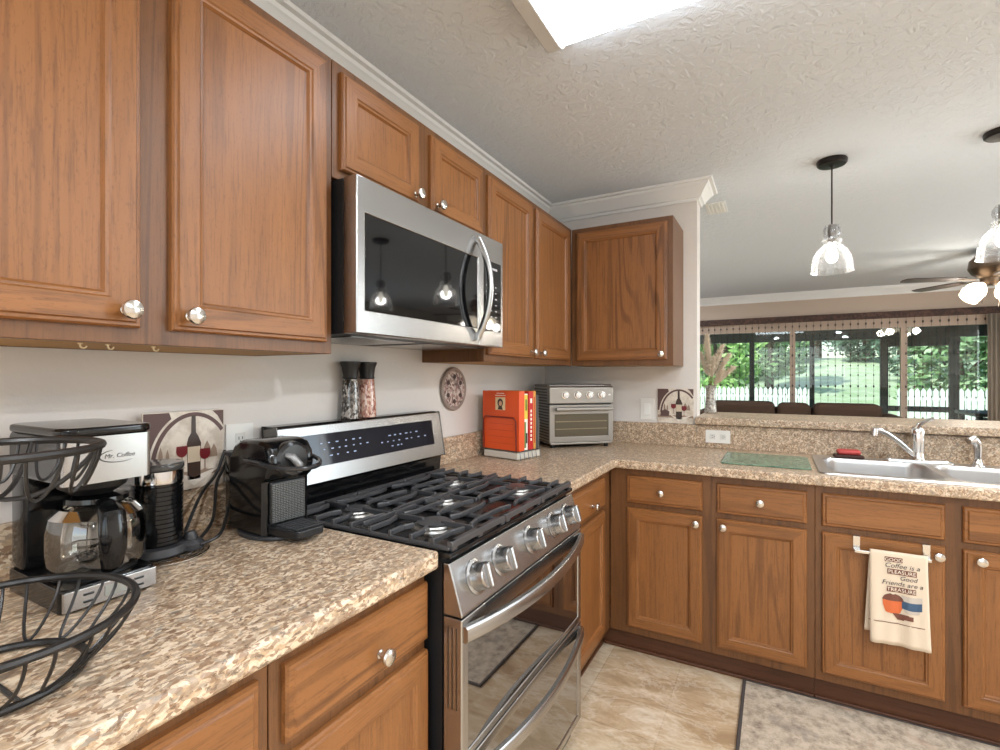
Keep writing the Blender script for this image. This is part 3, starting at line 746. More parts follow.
def plate(name, label, loc, rz, w, h, kind):
    r = thing(name, label, 'outlet' if kind != 'switch' else 'switch', loc, rz)
    obj('cover_plate', MB().box(-w/2, w/2, -.006, -.0005, -h/2, h/2, .002), WHITE, r)
    if kind == 'switch':
        for x in (-.0,): obj('rocker', MB().box(x-.017, x+.017, -.010, -.006, -.033, .033, .002), plain('switch_white', (240, 240, 236), .3), r)
    else:
        hor = w > h
        for s in (-1, 1):
            cx, cz = (s*.026, 0) if hor else (0, s*.020)
            q = obj('receptacle', MB().box(cx-.014, cx+.014, -.0078, -.006, cz-.014, cz+.014, .0015), plain('receptacle_white', (216, 214, 208), .3), r)
            mb = MB()
            for t_ in (-.005, .005):
                if hor: mb.box(cx-.004, cx+.004, -.0081, -.0078, cz+t_-.001, cz+t_+.001)
                else: mb.box(cx+t_-.001, cx+t_+.001, -.0081, -.0078, cz-.004, cz+.004)
            mb.lathe([(.002, .0078), (.002, .0081)], (cx+(.009 if hor else 0), 0, cz-(0 if hor else .009)), 8, '-y')
            obj('slots', mb, BLACKM, q, 0)
    return r
plate('wall_outlet', 'white wall outlet partly hidden behind the espresso machine', (0, -.055, 1.112), R90, .080, .120, 'outlet')
plate('wall_outlet', 'white sideways outlet in the backsplash under the bar top', (1.016, YB-.0205, .977), 0, .122, .068, 'outlet')
plate('light_switch', 'white light switch on the back wall between toaster oven and tile', (.641, YB, 1.112), 0, .078, .122, 'switch')

# coffee maker
cm = thing('coffee_maker', 'black and steel drip coffee maker with glass carafe', 'coffee maker', (.288, -.478, CT), R90)
# local frame: front faces -y, x to the viewer's right; depth runs to +y
W2 = .071
mb = MB().prism(rrect(-W2, W2, .002, .215, .014), 0.0005, .040, 'xy'); obj('base', mb, BLACKG, cm, 40, .003)
mb = MB().box(-W2+.002, W2-.002, -.003, .004, .004, .037, .002); bp_ = obj('front_panel', mb, STEEL, cm)
for x in (-.035, .040):
    for z in (.014, .026): obj('button', MB().box(x-.007, x+.007, -.0045, -.003, z-.0016, z+.0016), BLACKM, bp_, 0)
obj('clock_display', MB().box(-.012, .020, -.0042, -.003, .012, .030, .0005), plain('lcd_grey', (150, 150, 142), .3), bp_)
obj('warming_plate', MB().lathe([(.064, .040), (.064, .044), (.052, .0445), (.001, .0445)], (.008, .083, 0), 32), BLACKM, cm)
mb = MB().box(-W2+.004, W2-.004, .162, .214, .038, .215, .010); obj('water_column', mb, BLACKG, cm)
mb = MB().box(-W2, W2-.007, .006, .214, .205, .290, .012, seg=3); obj('brew_head', mb, BLACKG, cm)
mb = MB().prism([(-W2+.003, .003), (-W2+.012, -.003), (W2-.019, -.003), (W2-.010, .003), (W2-.010, .012), (-W2+.003, .012)], .207, .285, 'xy'); fp = obj('steel_front', mb, STEEL, cm, 40)
mb = MB().prism(rrect(-W2-.004, W2-.003, -.008, .216, .03), .287, .301, 'xy'); obj('lid', mb, BLACKG, cm, 40, .005)
mb = text_mb('Mr. Coffee', .0105, Matrix.Translation((.010, -.0034, .246)) @ Matrix.Rotation(pi/2, 4, 'X'), .0002, shear=.2)
mb.tube([(.010+.030*cos(a), -.0036, .249+.011*sin(a)) for a in [radians(110+200*i/16) for i in range(17)]], [.0002+.0009*sin(pi*i/16) for i in range(17)], 5)
obj('logo', mb, plain('logo_charcoal', (60, 56, 54), .5), fp, 0)
obj('filter_basket', MB().lathe([(.030, .176), (.050, .190), (.056, .207)], (.006, .083, 0), 28), BLACKM, cm)
CC = (.013, .084, 0)
car = obj('carafe', MB().lathe([(.058, .0455), (.068, .049), (.0725, .060), (.0738, .085), (.0732, .114), (.068, .138), (.055, .153), (.043, .158), (.040, .164)], CC, 40, cap=False), CARAFE, cm)
obj('carafe_floor', MB().lathe([(.0005, .0458), (.052, .0456)], CC, 32, cap=False), CARAFE, car)
obj('metal_band', MB().lathe([(.0690, .1385), (.0695, .1385), (.0560, .1535), (.0555, .1535)], CC, 40, cap=False), CHROME, car)
obj('carafe_lid', MB().lathe([(.043, .158), (.047, .162), (.046, .170), (.030, .174), (.001, .175)], CC, 32), BLACKG, car)
mb = MB(); ha = radians(-100); dx, dy = cos(ha), sin(ha)
hp = [(CC[0]+dx*r, CC[1]+dy*r, z) for r, z in ((.044, .163), (.070, .162), (.092, .151), (.099, .124), (.098, .092), (.091, .064), (.075, .054))]
mb.tube(hp, [.011, .013, .016, .0165, .0165, .013, .010], 14, flat=(.75, 1.2)); obj('carafe_handle', mb, BLACKG, car)

# milk frother
mf = thing('milk_frother', 'black ribbed milk frother jug with steel collar on its base', 'milk frother', (.128, -.325, CT))
mb = MB()
for r in (.082, .072, .058): mb.tube([(r*cos(2*pi*i/40)+.004, r*sin(2*pi*i/40)+.012, .0035) for i in range(40)], .0028, 6, closed=True)
for a in (0, pi/2): mb.cyl((-.075*cos(a)+.004, -.075*sin(a)+.012, .0062), (.075*cos(a)+.004, .075*sin(a)+.012, .0062), .0022, n=6)
obj('wire_trivet', mb, NICKEL, mf)
mb = MB().lathe([(.056, .0085), (.058, .012), (.055, .026), (.046, .030)], n=32); mb.lathe([(.026, .0085), (.027, .020), (.018, .028)], (.030, .052, 0), 20)
obj('power_base', mb, DGREY, mf)
prof = [(.044, .030)]
for k in range(13):
    z = .034+k*.0095; prof += [(.0470, z), (.0470, z+.0055), (.0452, z+.0065), (.0452, z+.0090)]
prof += [(.0455, .160)]
obj('jug', MB().lathe(prof, n=40), BLACKG, mf, 25)
obj('steel_collar', MB().lathe([(.0465, .160), (.0475, .163), (.0475, .186), (.045, .188)], n=36), CHROME, mf)
obj('lid', MB().lathe([(.0475, .188), (.0488, .191), (.0488, .198), (.046, .202), (.001, .203)], n=36), plain('smoky_lid', (70, 68, 66), .12), mf)
obj('start_button', MB().lathe([(.014, .020), (.013, .036), (.009, .044), (.001, .046)], (.030, .052, 0), 18), DGREY, mf)
for nm, P in (('cord', [(.055, .06, .018), (.06, .10, .03), (-.02, .17, .06), (-.06, .22, .14), (-.085, .225, .17)]), ('cord', [(.03, .07, .02), (.0, .12, .05), (-.05, .16, .12), (-.085, .20, .15), (-.09, .222, .185)]), ('cord', [(-.02, .06, .012), (-.05, .12, .10), (-.07, .17, .14), (-.085, .205, .20)])):
    Q = []
    for i in range(len(P)-1):
        p0 = Vector(P[max(i-1, 0)]); p1 = Vector(P[i]); p2 = Vector(P[i+1]); p3 = Vector(P[min(i+2, len(P)-1)])
        for j in range(8):
            t_ = j/8; Q.append(.5*((2*p1)+(p2-p0)*t_+(2*p0-5*p1+4*p2-p3)*t_*t_+(3*p1-p0-3*p2+p3)*t_**3))
    obj(nm, MB().tube(Q, .0038, 8), BLACKM, mf)

# espresso machine
em = thing('espresso_machine', 'small black capsule espresso machine on the counter beside the range', 'espresso machine', (.205, -.094, CT), R90-radians(4))
# local frame: front faces -y
obj('base_plate', MB().prism([(.070*cos(a)*1.0, .015+.098*sin(a)) for a in [2*pi*i/36 for i in range(36)]], .0005, .010, 'xy'), DGREY, em, 40, .003)
prof = [(.105, .010), (.105, .150), (.100, .188), (.082, .218), (.050, .232), (-.020, .234), (-.050, .226), (-.066, .206), (-.070, .176), (-.062, .150), (-.045, .138), (-.045, .010)]
mb = MB(); rs = [mb.ring([(x, y, z) if True else 0 for y, z in [((y_-.02)*s+.02, (z_-.11)*s2+.11) for y_, z_ in prof]]) for x, s, s2 in ((-.062, .90, .94), (-.056, .97, .985), (-.047, 1, 1), (.047, 1, 1), (.056, .97, .985), (.062, .90, .94))]
for a, b in zip(rs, rs[1:]): mb.bridge(a, b)
mb.cap(rs[0]); mb.cap(rs[-1]); obj('housing', mb, BLACKG, em, 40)
t = NT('dotted_black_front'); vz = t.new('ShaderNodeTexVoronoi', {'Vector': t.coord((1, 1, 1), False), 'Scale': 240.0}, feature='F1'); vz.inputs['Randomness'].default_value = .15
t.pb(Base_Color=t.ramp(vz.outputs[0], [(.25, lin((120, 120, 118))), (.42, lin((22, 22, 22)))]), Roughness=.35)
obj('perforated_front', MB().box(-.048, .048, -.0535, -.0445, .036, .136, .006), t.m, em)
obj('brew_head', MB().lathe([(.043, .04), (.045, .048), (.043, .060), (.036, .066), (.001, .067)], (0, -.008, .186), 28, '-y'), plain('charcoal_gloss', (36, 36, 37), .2), em)
mb = MB().tube([(-.020, -.070, .200), (-.012, -.084, .196), (.002, -.092, .176), (.004, -.090, .160)], [.006, .009, .009, .007], 10); obj('spout', mb, plain('grey_spout', (150, 150, 150), .3, .5), em)
mb = MB().tube([(-.068, .02, .186)]+[(.070*sin(a)*1.0, -.045-.084*cos(a), .184-.012*cos(a)) for a in [radians(-90+180*i/14) for i in range(15)]]+[(.068, .02, .186)], .0060, 10); obj('lever', mb, plain('lever_gloss', (44, 44, 46), .15), em)
mb = MB().prism([(-.048, -.040), (.048, -.040), (.044, -.125), (.030, -.142), (-.030, -.142), (-.044, -.125)], .014, .034, 'xy'); dt = obj('drip_tray', mb, BLACKM, em, 40, .004)
mb = MB()
for k in range(6): mb.box(-.036, .036, -.132+k*.014, -.126+k*.014, .0345, .0365)
obj('tray_grid', mb, DGREY, dt, 0)
obj('water_tank', MB().prism(rrect(-.050, .050, .106, .150, .018), .012, .185, 'xy'), clear('smoky_tank', (150, 146, 140), .08), em, 40)
obj('tank_lid', MB().prism(rrect(-.052, .052, .104, .152, .018), .1855, .195, 'xy'), DGREY, em, 40, .002)

# two-tier wire basket
bk = thing('wire_basket', 'two tier dark wire basket at the left edge of the counter', 'basket', (.430, -.670, CT))
def circ(r, z, n=48): return [(r*cos(2*pi*i/n), r*sin(2*pi*i/n), z) for i in range(n)]
obj('foot_ring', MB().tube(circ(.092, .0065), .0052, 8, closed=True), WIRE, bk)
zl, zu = .079, .293
obj('lower_rim', MB().tube(circ(.147, zl), .0054, 8, closed=True), WIRE, bk)
obj('upper_rim', MB().tube(circ(.109, zu), .0054, 8, closed=True), WIRE, bk)
obj('center_post', MB().tube([(0, 0, .008), (0, 0, .34)], .006, 10), WIRE, bk)
for a in (0, pi/2): obj('foot_wire', MB().cyl((-.092*cos(a), -.092*sin(a), .0065+.006*(a > 1)), (.092*cos(a), .092*sin(a), .0065+.006*(a > 1)), .003, n=6), WIRE, bk)
for k in range(4):
    a = pi/2*k+.9; obj('support_arm', MB().tube(bez((0, 0, zu-.06), (.06*cos(a), .06*sin(a), zu-.075), (.109*cos(a), .109*sin(a), zu), 8), .003, 6), WIRE, bk)
def loop(r0, z0, r1, z1, a, da):
    P = lambda r, an, z: (r*cos(an), r*sin(an), z)
    pts = [P(r0, a-da, z0+.004)] + bez3(P(r0, a-da, z0), P(r0*.98, a-da, z0*.55+z1*.45), P(r1, a-da*.7, z1), P(r1, a, z1), 8) + bez3(P(r1, a, z1), P(r1, a+da*.7, z1), P(r0*.98, a+da, z0*.55+z1*.45), P(r0, a+da, z0), 8)[1:] + [P(r0, a+da, z0+.004)]
    return MB().tube(pts, .0021, 6)
for k in range(14): obj('wire_loop', loop(.147, zl, .094, .010, 2*pi*(k+.5)/14, 2*pi/14*.30), WIRE, bk)
for k in range(12): obj('wire_loop', loop(.109, zu, .090, zu-.055, 2*pi*(k+.3)/12, 2*pi/12*.32), WIRE, bk)

# hooks under the left wall cabinet
for k, y in enumerate((-.517, -.476, -.401)):
    mb = MB().tube([(0, 0, 0), (0, 0, -.004)] + [(0, .0045-.0045*cos(a), -.004-.0045*sin(a)) for a in [pi*i/8 for i in range(1, 9)]], .0016, 8)
    mb.lathe([(.004, -.0003), (.0035, -.002)], n=12)
    o = obj('cup_hook', mb, plain('ivory_hook', (226, 210, 176), .4)); o.location = (.240, y+.012, 1.3578)
    tag(o, ('leftmost', 'middle', 'rightmost')[k]+' of three small cup hooks under the left wall cabinet', 'hook', 'cup hooks under the wall cabinet')

# grinders on the back guard
def grinder(label, y, body):
    r = thing('spice_grinder', label, 'grinder', (.040, y, 1.1585), 0, 'grinders on the back guard')
    obj('glass_jar', MB().lathe([(.030, .0005), (.032, .004), (.031, .05), (.028, .09), (.026, .120), (.024, .132)], n=28), body, r)
    obj('grinder_cap', MB().lathe([(.024, .1325), (.026, .136), (.024, .145), (.028, .172), (.034, .186), (.033, .191), (.001, .192)], n=28), BLACKM, r)
def spice(name, a, b, c):
    t = NT(name); v = t.new('ShaderNodeTexVoronoi', {'Vector': t.coord((1, 1, .6)), 'Scale': 170.0})
    sc = t.new('ShaderNodeSeparateColor', {0: v.outputs[1]})
    t.pb(Base_Color=t.ramp(sc.outputs[0], [(.2, lin(a)), (.5, lin(b)), (.8, lin(c))]), Roughness=.12, Coat_Weight=.6); return t.m
grinder('peppercorn grinder with black cap, left of the pair on the range back', .316, spice('peppercorns', (40, 36, 34), (96, 88, 82), (178, 172, 166)))
grinder('pink salt grinder with black cap, right of the pair on the range back', .394, spice('pink_salt', (150, 92, 78), (206, 150, 132), (228, 196, 178)))

# oval wall plaque
pq = thing('wall_plaque', 'round patterned trivet plaque hanging on the wall beside the range', 'wall decoration', (0, .974, 1.243), R90)
t = NT('mosaic_pattern'); v = t.new('ShaderNodeTexVoronoi', {'Vector': t.coord((1, 1, 1), False), 'Scale': 110.0}); s_ = t.new('ShaderNodeSeparateColor', {0: v.outputs[1]})
t.pb(Base_Color=t.ramp(s_.outputs[0], [(.15, lin((112, 92, 86))), (.35, lin((184, 168, 158))), (.6, lin((212, 200, 190))), (.85, lin((146, 112, 106)))]), Roughness=.5)
obj('disc', MB().lathe([(.088, .0005), (.088, .012), (.080, .014), (.001, .014)], n=44, axis='-y'), t.m, pq)
obj('rim', MB().tube([(.090*cos(2*pi*i/44), -.010, .090*sin(2*pi*i/44)) for i in range(44)], .0085, 10, closed=True), plain('rim_taupe', (150, 134, 124), .5), pq)
for k in range(6):
    a = 2*pi*k/6+.5; obj('dark_stud', MB().lathe([(.011, .0141), (.009, .017), (.001, .018)], (.056*cos(a), 0, .056*sin(a)), 14, '-y'), plain('stud_brown', (70, 50, 46), .5), pq)

# cookbooks in a wire rack
hb = thing('cookbook_rack', 'grey wire book rack holding the cookbooks', 'book rack', (.030, 1.185, CT), radians(-12))
# local: x along the cover width, y away from the viewer (stack direction)
mb = MB()
for k in range(6):
    y = -.012+k*.030
    mb.tube([(.000, y-.010, .004), (.010, y+.005, .040), (.245, y+.005, .040), (.262, y-.010, .004)], .0022, 6)
for x in (.03, .235): mb.cyl((x, -.020, .038), (x, .160, .038), .0026, n=6)
obj('base_wires', mb, GREYWIRE, hb)
obj('base_tray', MB().box(.030, .235, -.014, .160, .004, .034, .003), plain('pale_tray', (206, 200, 188), .5), hb)
mb = MB().tube([(.028, -.012, .042), (.028, -.016, .180), (.040, -.016, .195), (.215, -.016, .195), (.228, -.016, .180), (.228, -.012, .042)], .0035, 8)
obj('front_loop', mb, plain('dark_red_wire', (120, 36, 22), .4), hb)
mb = MB().tube([(.028, .158, .042), (.028, .160, .180), (.040, .160, .195), (.215, .160, .195), (.228, .160, .180), (.228, .158, .042)], .003, 8)
obj('back_loop', mb, GREYWIRE, hb)
PAGE = plain('page_edge', (228, 216, 190), .8)
M_HB = Matrix.Translation((.030, 1.185, CT)) @ Matrix.Rotation(radians(-12), 4, 'Z')
def book(label, y0, th, w, h, cover, spine_marks):
    b = thing('cookbook', label, 'book', M_HB @ Vector((.018, y0, .0425)), radians(-12), 'cookbooks in the wire rack')
    mb = MB().box(0, w, 0, .003, 0, h, .001).box(0, w, th-.003, th, 0, h, .001).box(w-.003, w, .002, th-.002, 0, h, .001)
    obj('cover', mb, cover, b)
    obj('pages', MB().box(.004, w-.0035, .0035, th-.0035, .004, h-.005), PAGE, b, 0)
    for (z0, z1, a, c, m) in spine_marks:
        obj('spine_mark', MB().box(w-.0002, w+.0006, th*a, th*c, h*z0, h*z1), m, b, 0)
    return b
YEL = plain('yellow_print', (222, 196, 70), .5); GRN = plain('green_print', (96, 128, 66), .5); WPR = plain('white_print', (236, 228, 214), .5); RED = plain('red_cover', (190, 28, 24), .4); ORG = plain('orange_cover', (222, 84, 34), .4); DKP = plain('dark_print', (60, 44, 40), .5)
b = book('large orange red cookbook at the front of the wire rack', -.010, .040, .225, .275, ORG, [])
mb = MB().box(.082, .142, -.0006, .0002, .185, .245); pt = obj('cover_picture', mb, plain('cream_patch', (224, 200, 156), .6), b, 0)
mb = MB().lathe([(.017, .0006), (.017, .0010)], (.112, 0, .219), 20, '-y', sy=1.15); mb.prism([(.096, .187), (.128, .187), (.122, .203), (.102, .203)], -.0006, -.0010, 'xz'); obj('dark_shape', mb, DKP, pt, 0)
obj('pale_oval', MB().lathe([(.0095, .0010), (.0095, .0014)], (.113, 0, .216), 18, '-y', sy=1.25), plain('skin_print', (206, 160, 128), .6), pt, 0)
mb = MB().box(.088, .136, -.0006, .0002, .262, .265).box(.080, .144, -.0006, .0002, .252, .255); obj('cover_marks', mb, WPR, b, 0)
mb = MB()
for z in (.030, .060, .090, .120, .150): mb.box(.040, .190, -.0008, .0002, z, z+.0015)
obj('embossed_lines', mb, plain('dark_orange', (186, 54, 20), .4), b, 0)
book('thin yellow and white cookbook second in the rack', .033, .030, .218, .262, WPR, [(.55, .98, .05, .95, YEL), (.70, .90, .3, .8, GRN), (.04, .50, .15, .55, GRN), (.12, .30, .5, .9, DKP)])
book('red cookbook with white spine lettering, third in the rack', .066, .036, .222, .272, RED, [(.15+.07*k, .15+.07*k+.045, .35, .65, WPR) for k in range(8)]+[(.80, .88, .3, .7, WPR)])
book('slim yellow edged cookbook at the back of the rack', .105, .018, .220, .274, plain('mustard_cover', (206, 150, 60), .5), [(.1, .9, .3, .7, RED)])
book('dark grey slim cookbook last in the rack against the loop', .126, .026, .215, .255, plain('charcoal_cover', (66, 62, 62), .5), [])

# toaster oven
ang = radians(44)
to = thing('toaster_oven', 'stainless steel toaster oven with four dials standing in the corner', 'toaster oven', (.235, 1.545, CT), ang)
TW = .374; TD = .262
TSTEEL = steel('warm_satin_steel', (156, 152, 146), .40)
for x in (.03, TW-.03):
    for y in (.03, TD-.03): obj('foot', MB().lathe([(.012, .0005), (.014, .018)], (x, y, 0), 14), BLACKM, to)
t = NT('louvred_steel'); wv = t.new('ShaderNodeTexWave', {'Vector': t.coord((1, 1, 1), False), 'Scale': 20.0}, wave_type='BANDS', bands_direction='Z')
t.pb(Base_Color=t.ramp(wv.outputs[1], [(.3, lin((60, 58, 56))), (.6, lin((150, 146, 140)))]), Metallic=.8, Roughness=.35)
obj('shell', MB().box(.002, TW-.002, .012, TD, .018, .330, .012, seg=3), [t.m], to)
obj('top_cover', MB().box(.004, TW-.004, .010, TD-.004, .326, .342, .006), STEELD, to)
mb = MB().prism([(0, .238), (0, .325), (.022, .342), (.04, .342), (.04, .238)], 0, TW, 'yz'); 
bmesh.ops.transform(mb.bm, matrix=Matrix.Identity(4), verts=mb.bm.verts[:])
kp = obj('control_panel', mb, TSTEEL, to, 30, .004)
for k in range(4):
    x = .090+k*.071
    kn = obj('dial', MB().lathe([(.021, .0002), (.021, .003), (.016, .004), (.015, .016), (.001, .0165)], (x, 0, .285), 22, '-y'), CHROME, kp)
    obj('pointer', MB().box(x-.003, x+.003, -.021, -.016, .271, .299, .001), CHROME, kn)
obj('indicator', MB().box(TW-.030, TW-.018, -.002, .0, .281, .289), WHITE, kp)
mb = MB(); mb.cells([0, .030, TW-.030, TW], [.030, .062, .180, .232], 0, .016, lambda x, z: not (.03 < x < TW-.03 and .062 < z < .18))
bmesh.ops.transform(mb.bm, matrix=Matrix(((1, 0, 0, 0), (0, 0, 1, 0), (0, 1, 0, 0), (0, 0, 0, 1))), verts=mb.bm.verts[:])
dr = obj('glass_door', mb, TSTEEL, to, 30, .003)
obj('window', MB().box(.0305, TW-.0305, .004, .010, .0625, .1795), plain('smoked_glass', (84, 74, 56), .3), dr)
mb = MB()
for z in (.10, .14): mb.box(.036, TW-.036, .002, .0035, z, z+.004)
obj('rack_bars', mb, plain('rack_tan', (150, 138, 112), .3, .6), dr, 0)
obj('handle', MB().box(.028, TW-.012, -.030, -.016, .200, .220, .006, seg=3).box(.032, .044, -.018, .001, .203, .217, .002).box(TW-.040, TW-.028, -.018, .001, .203, .217, .002), TSTEEL, dr)
obj('lower_lip', MB().box(.006, TW-.006, .002, .02, .018, .029, .003), TSTEEL, to)

# towel bar and towel
tb = thing('towel_bar', 'silver over the door towel bar on the sink cabinet', 'towel bar', (1.424, 1.425, 0))
mb = MB()
for x in (.132, .338):
    o = obj('hook_strap', MB().box(x-.011, x+.011, -.0220, -.0198, .648, .6935, .0006).box(x-.011, x+.011, -.0220, -.0005, .6922, .6942, .0005).box(x-.011, x+.011, -.046, -.0198, .646, .650, .001), NICKEL, tb)
obj('rail', MB().box(-0+.122, .348, -.050, -.042, .639, .652, .003), NICKEL, tb)
def towel():
    nx, nz = 22, 44; w = .166; mb = MB(); zt, yb_, yf_ = .6545, -.0385, -.0535
    def surf(u, s):      # s runs from the back hem over the bar to the front hem
        x = (u-.5)*w
        wav = .0035*sin(u*9+.6) + .002*sin(u*21)
        Lb, Lf = .300, .330
        if s < .46: t_ = s/.46; z = zt-Lb*(1-t_); y = yb_ + .0015*(1-t_)*sin(u*7) ; xo = -.012
        elif s > .54: t_ = (s-.54)/.46; z = zt-Lf*t_; y = yf_ - wav*t_*1.3 - .004*t_; xo = .004*t_
        else:
            a = (s-.46)/.08*pi; z = zt+.006*sin(a); y = (yb_+yf_)/2+(yb_-yf_)/2*cos(a); xo = 0
        k = 1+.06*(abs(z-zt)/.33)
        return (x*k+xo*abs(z-zt)/.33, y, z)
    G = [[mb.bm.verts.new(surf(i/nx, j/nz)) for i in range(nx+1)] for j in range(nz+1)]
    for j in range(nz):
        for i in range(nx): mb.bm.faces.new((G[j][i], G[j][i+1], G[j+1][i+1], G[j+1][i]))
    return mb, surf
tw = thing('dish_towel', 'cream dish towel with coffee cups print hanging from the towel bar', 'towel', (1.424+.252, 1.425, 0))
mb, surf = towel()
t = NT('cream_cotton'); t.pb(Base_Color=lin((218, 201, 178)), Roughness=.9); t.bump(t.noise(t.coord((1, 1, 1), False), 900, 2), .15, .001)
o = obj('cloth', mb, t.m, tw, 60); so = o.modifiers.new('thick', 'SOLIDIFY'); so.thickness = .0016; so.offset = 0
BRP = plain('print_brown', (112, 70, 56), .8); INK = plain('print_ink', (70, 62, 66), .8); OPR = plain('print_orange', (206, 104, 58), .8); BLU = plain('print_blue', (62, 86, 112), .8); CRP = plain('print_cream', (238, 226, 206), .8)
YT = -.0565
def drape(mb, lay):      # lay a flat print (x, z) on the front of the cloth
    for v in mb.bm.verts:
        u = v.co.x/.166+.5; s = .54+.46*max(0, min(1, (.6545-v.co.z)/.330)); p = surf(u, s); v.co.y = p[1]-.0022-.0003*lay
    return mb
def prect(nm, x0, x1, z0, z1, m, lay=0):
    mb = MB(); n = 8; A = [mb.bm.verts.new((x0+(x1-x0)*i/n, 0, z0)) for i in range(n+1)]; B = [mb.bm.verts.new((x0+(x1-x0)*i/n, 0, z1)) for i in range(n+1)]
    mb.bridge(A, B, closed=False); obj(nm, drape(mb, lay), m, tw, 0)
def ptext(s, size, x, z, m, lay=2, shear=0): obj('lettering', drape(text_mb(s, size, Matrix.Translation((x, 0, z)) @ Matrix.Rotation(pi/2, 4, 'X'), 0, shear=shear), lay), m, tw, 0)
prect('print_band', -.040, .012, .626, .643, BRP); ptext('GOOD', .0165, -.014, .6285, CRP)
ptext('Coffee is a', .0235, .010, .606, INK, 2, .25)
prect('print_band', -.032, .052, .582, .601, BRP); ptext('PLEASURE', .0180, .010, .5855, CRP)
ptext('Good', .021, .028, .564, INK, 2, .25)
ptext('Friends are a', .0225, .010, .543, INK, 2, .25)
prect('print_band', -.034, .050, .518, .537, BRP); ptext('TREASURE', .0180, .008, .5215, CRP)
def pgrid(nm, cx, z0, z1, wfun, m, lay, nx=8, nz=6, sag=0.0):
    mb = MB(); G = []
    for j in range(nz+1):
        v_ = j/nz; w_ = wfun(v_)
        G.append([mb.bm.verts.new((cx+w_*(2*i/nx-1), 0, z0+(z1-z0)*v_ - sag*(1-(2*i/nx-1)**2)*(1-v_*0))) for i in range(nx+1)])
    for a, b in zip(G, G[1:]): mb.bridge(a, b, closed=False)
    obj(nm, drape(mb, lay), m, tw, 0)
mug = lambda r: (lambda v_: r*(.72+.28*min(1, v_*1.8)))
pgrid('cup_print', -.016, .444, .494, mug(.030), OPR, 1, sag=.004); pgrid('cup_rim_print', -.016, .488, .512, lambda v_: .031*sqrt(max(.05, 1-v_*v_)), BRP, 2, sag=.003)
pgrid('cup_print', .038, .452, .512, mug(.029), plain('print_pale_grey', (190, 180, 168), .8), 1, sag=.004); pgrid('cup_band_print', .038, .464, .492, lambda v_: .0282, BLU, 2, sag=.004)
pgrid('bean_print', .006, .420, .442, lambda v_: .024*(.35+.65*v_), BRP, 3); pgrid('bean_print', .030, .424, .440, lambda v_: .012, BRP, 3)
prect('hem_stripe', -.088, .088, .404, .4065, BRP, 0)

# rug
t = NT('faded_rug'); v = t.coord((1, 1, 1), False)
c = t.ramp(t.noise(v, 26, 6, .72), [(.32, lin((134, 118, 104))), (.46, lin((176, 160, 140))), (.60, lin((202, 186, 166)))])
c = t.mix(t.ramp(t.noise(v, 9, 4, .7, 1.0), [(.54, 0.0), (.64, .45)]), c, lin((134, 126, 118)))
c = t.mix(t.ramp(t.noise(v, 5, 3, .6, .6), [(.58, 0.0), (.70, .5)]), c, lin((176, 138, 118)))
t.pb(Base_Color=c, Roughness=.95); t.bump(t.noise(v, 420, 2), .4, .004)
rg = thing('kitchen_rug', 'faded grey beige rug on the floor in front of the sink', 'rug', (1.165, .876, 0))
obj('pile', MB().box(.012, 1.19, .012, .578, .0015, .009, .002), t.m, rg)
mb = MB().box(0, .012, 0, .590, .001, .010, .003).box(1.19, 1.202, 0, .590, .001, .010, .003).box(.012, 1.19, 0, .012, .001, .010, .003).box(.012, 1.19, .578, .590, .001, .010, .003)
obj('binding', mb, plain('dark_binding', (74, 66, 62), .9), rg)

# ---------------------------------------------------------------- vase on the bar
vs = thing('dried_flower_vase', 'grey vase of dried beige pampas at the left end of the bar', 'vase', (.945, 2.335, 1.0795))
t = NT('mottled_silver'); t.pb(Base_Color=t.ramp(t.noise(t.coord(), 60, 4, .7), [(.4, lin((110, 104, 98))), (.6, lin((196, 190, 180)))]), Roughness=.35, Metallic=.4)
obj('vase_body', MB().lathe([(.030, .0005), (.034, .01), (.030, .06), (.026, .12), (.028, .15), (.034, .165)], n=28), t.m, vs)
PLM = plain('dried_pampas', (224, 210, 190), .9); PLD = plain('dried_stem', (120, 96, 74), .9)
rnd = random.Random(3)
for k, (tx, ty, tz) in enumerate(((-.02, -.02, .46), (.06, .03, .40), (.10, -.02, .34), (.12, .02, .27), (-.06, .03, .36), (.02, -.05, .33), (.07, -.04, .25), (-.03, .04, .42))):
    top_ = Vector((tx, ty, tz)); pts = bez((0, 0, .13), (tx*.2, ty*.2, tz*.65), top_, 10)
    mb = MB().tube(pts, .0018, 5); st = obj('stem', mb, PLD, vs)
    mb = MB()
    for i in range(420):
        u = rnd.uniform(.45, 1.0); j = min(int(u*10), 9); p = pts[j].lerp(pts[j+1], u*10-j) if j < 10 else pts[10]
        ax = (pts[10]-pts[6]).normalized(); d = (ax*rnd.uniform(.4, 1.0) + Vector((rnd.uniform(-1, 1), rnd.uniform(-1, 1), rnd.uniform(-.6, .6)))*.75).normalized()
        L = rnd.uniform(.018, .036)*(1.15-abs(u-.8)); sd = d.cross(Vector((rnd.random(), rnd.random(), rnd.random()))).normalized()*.0042
        q = [p-sd, p+sd, p+d*L]; mb.bm.faces.new([mb.bm.verts.new(w) for w in q])
    obj('plume', mb, PLM, st, 0)

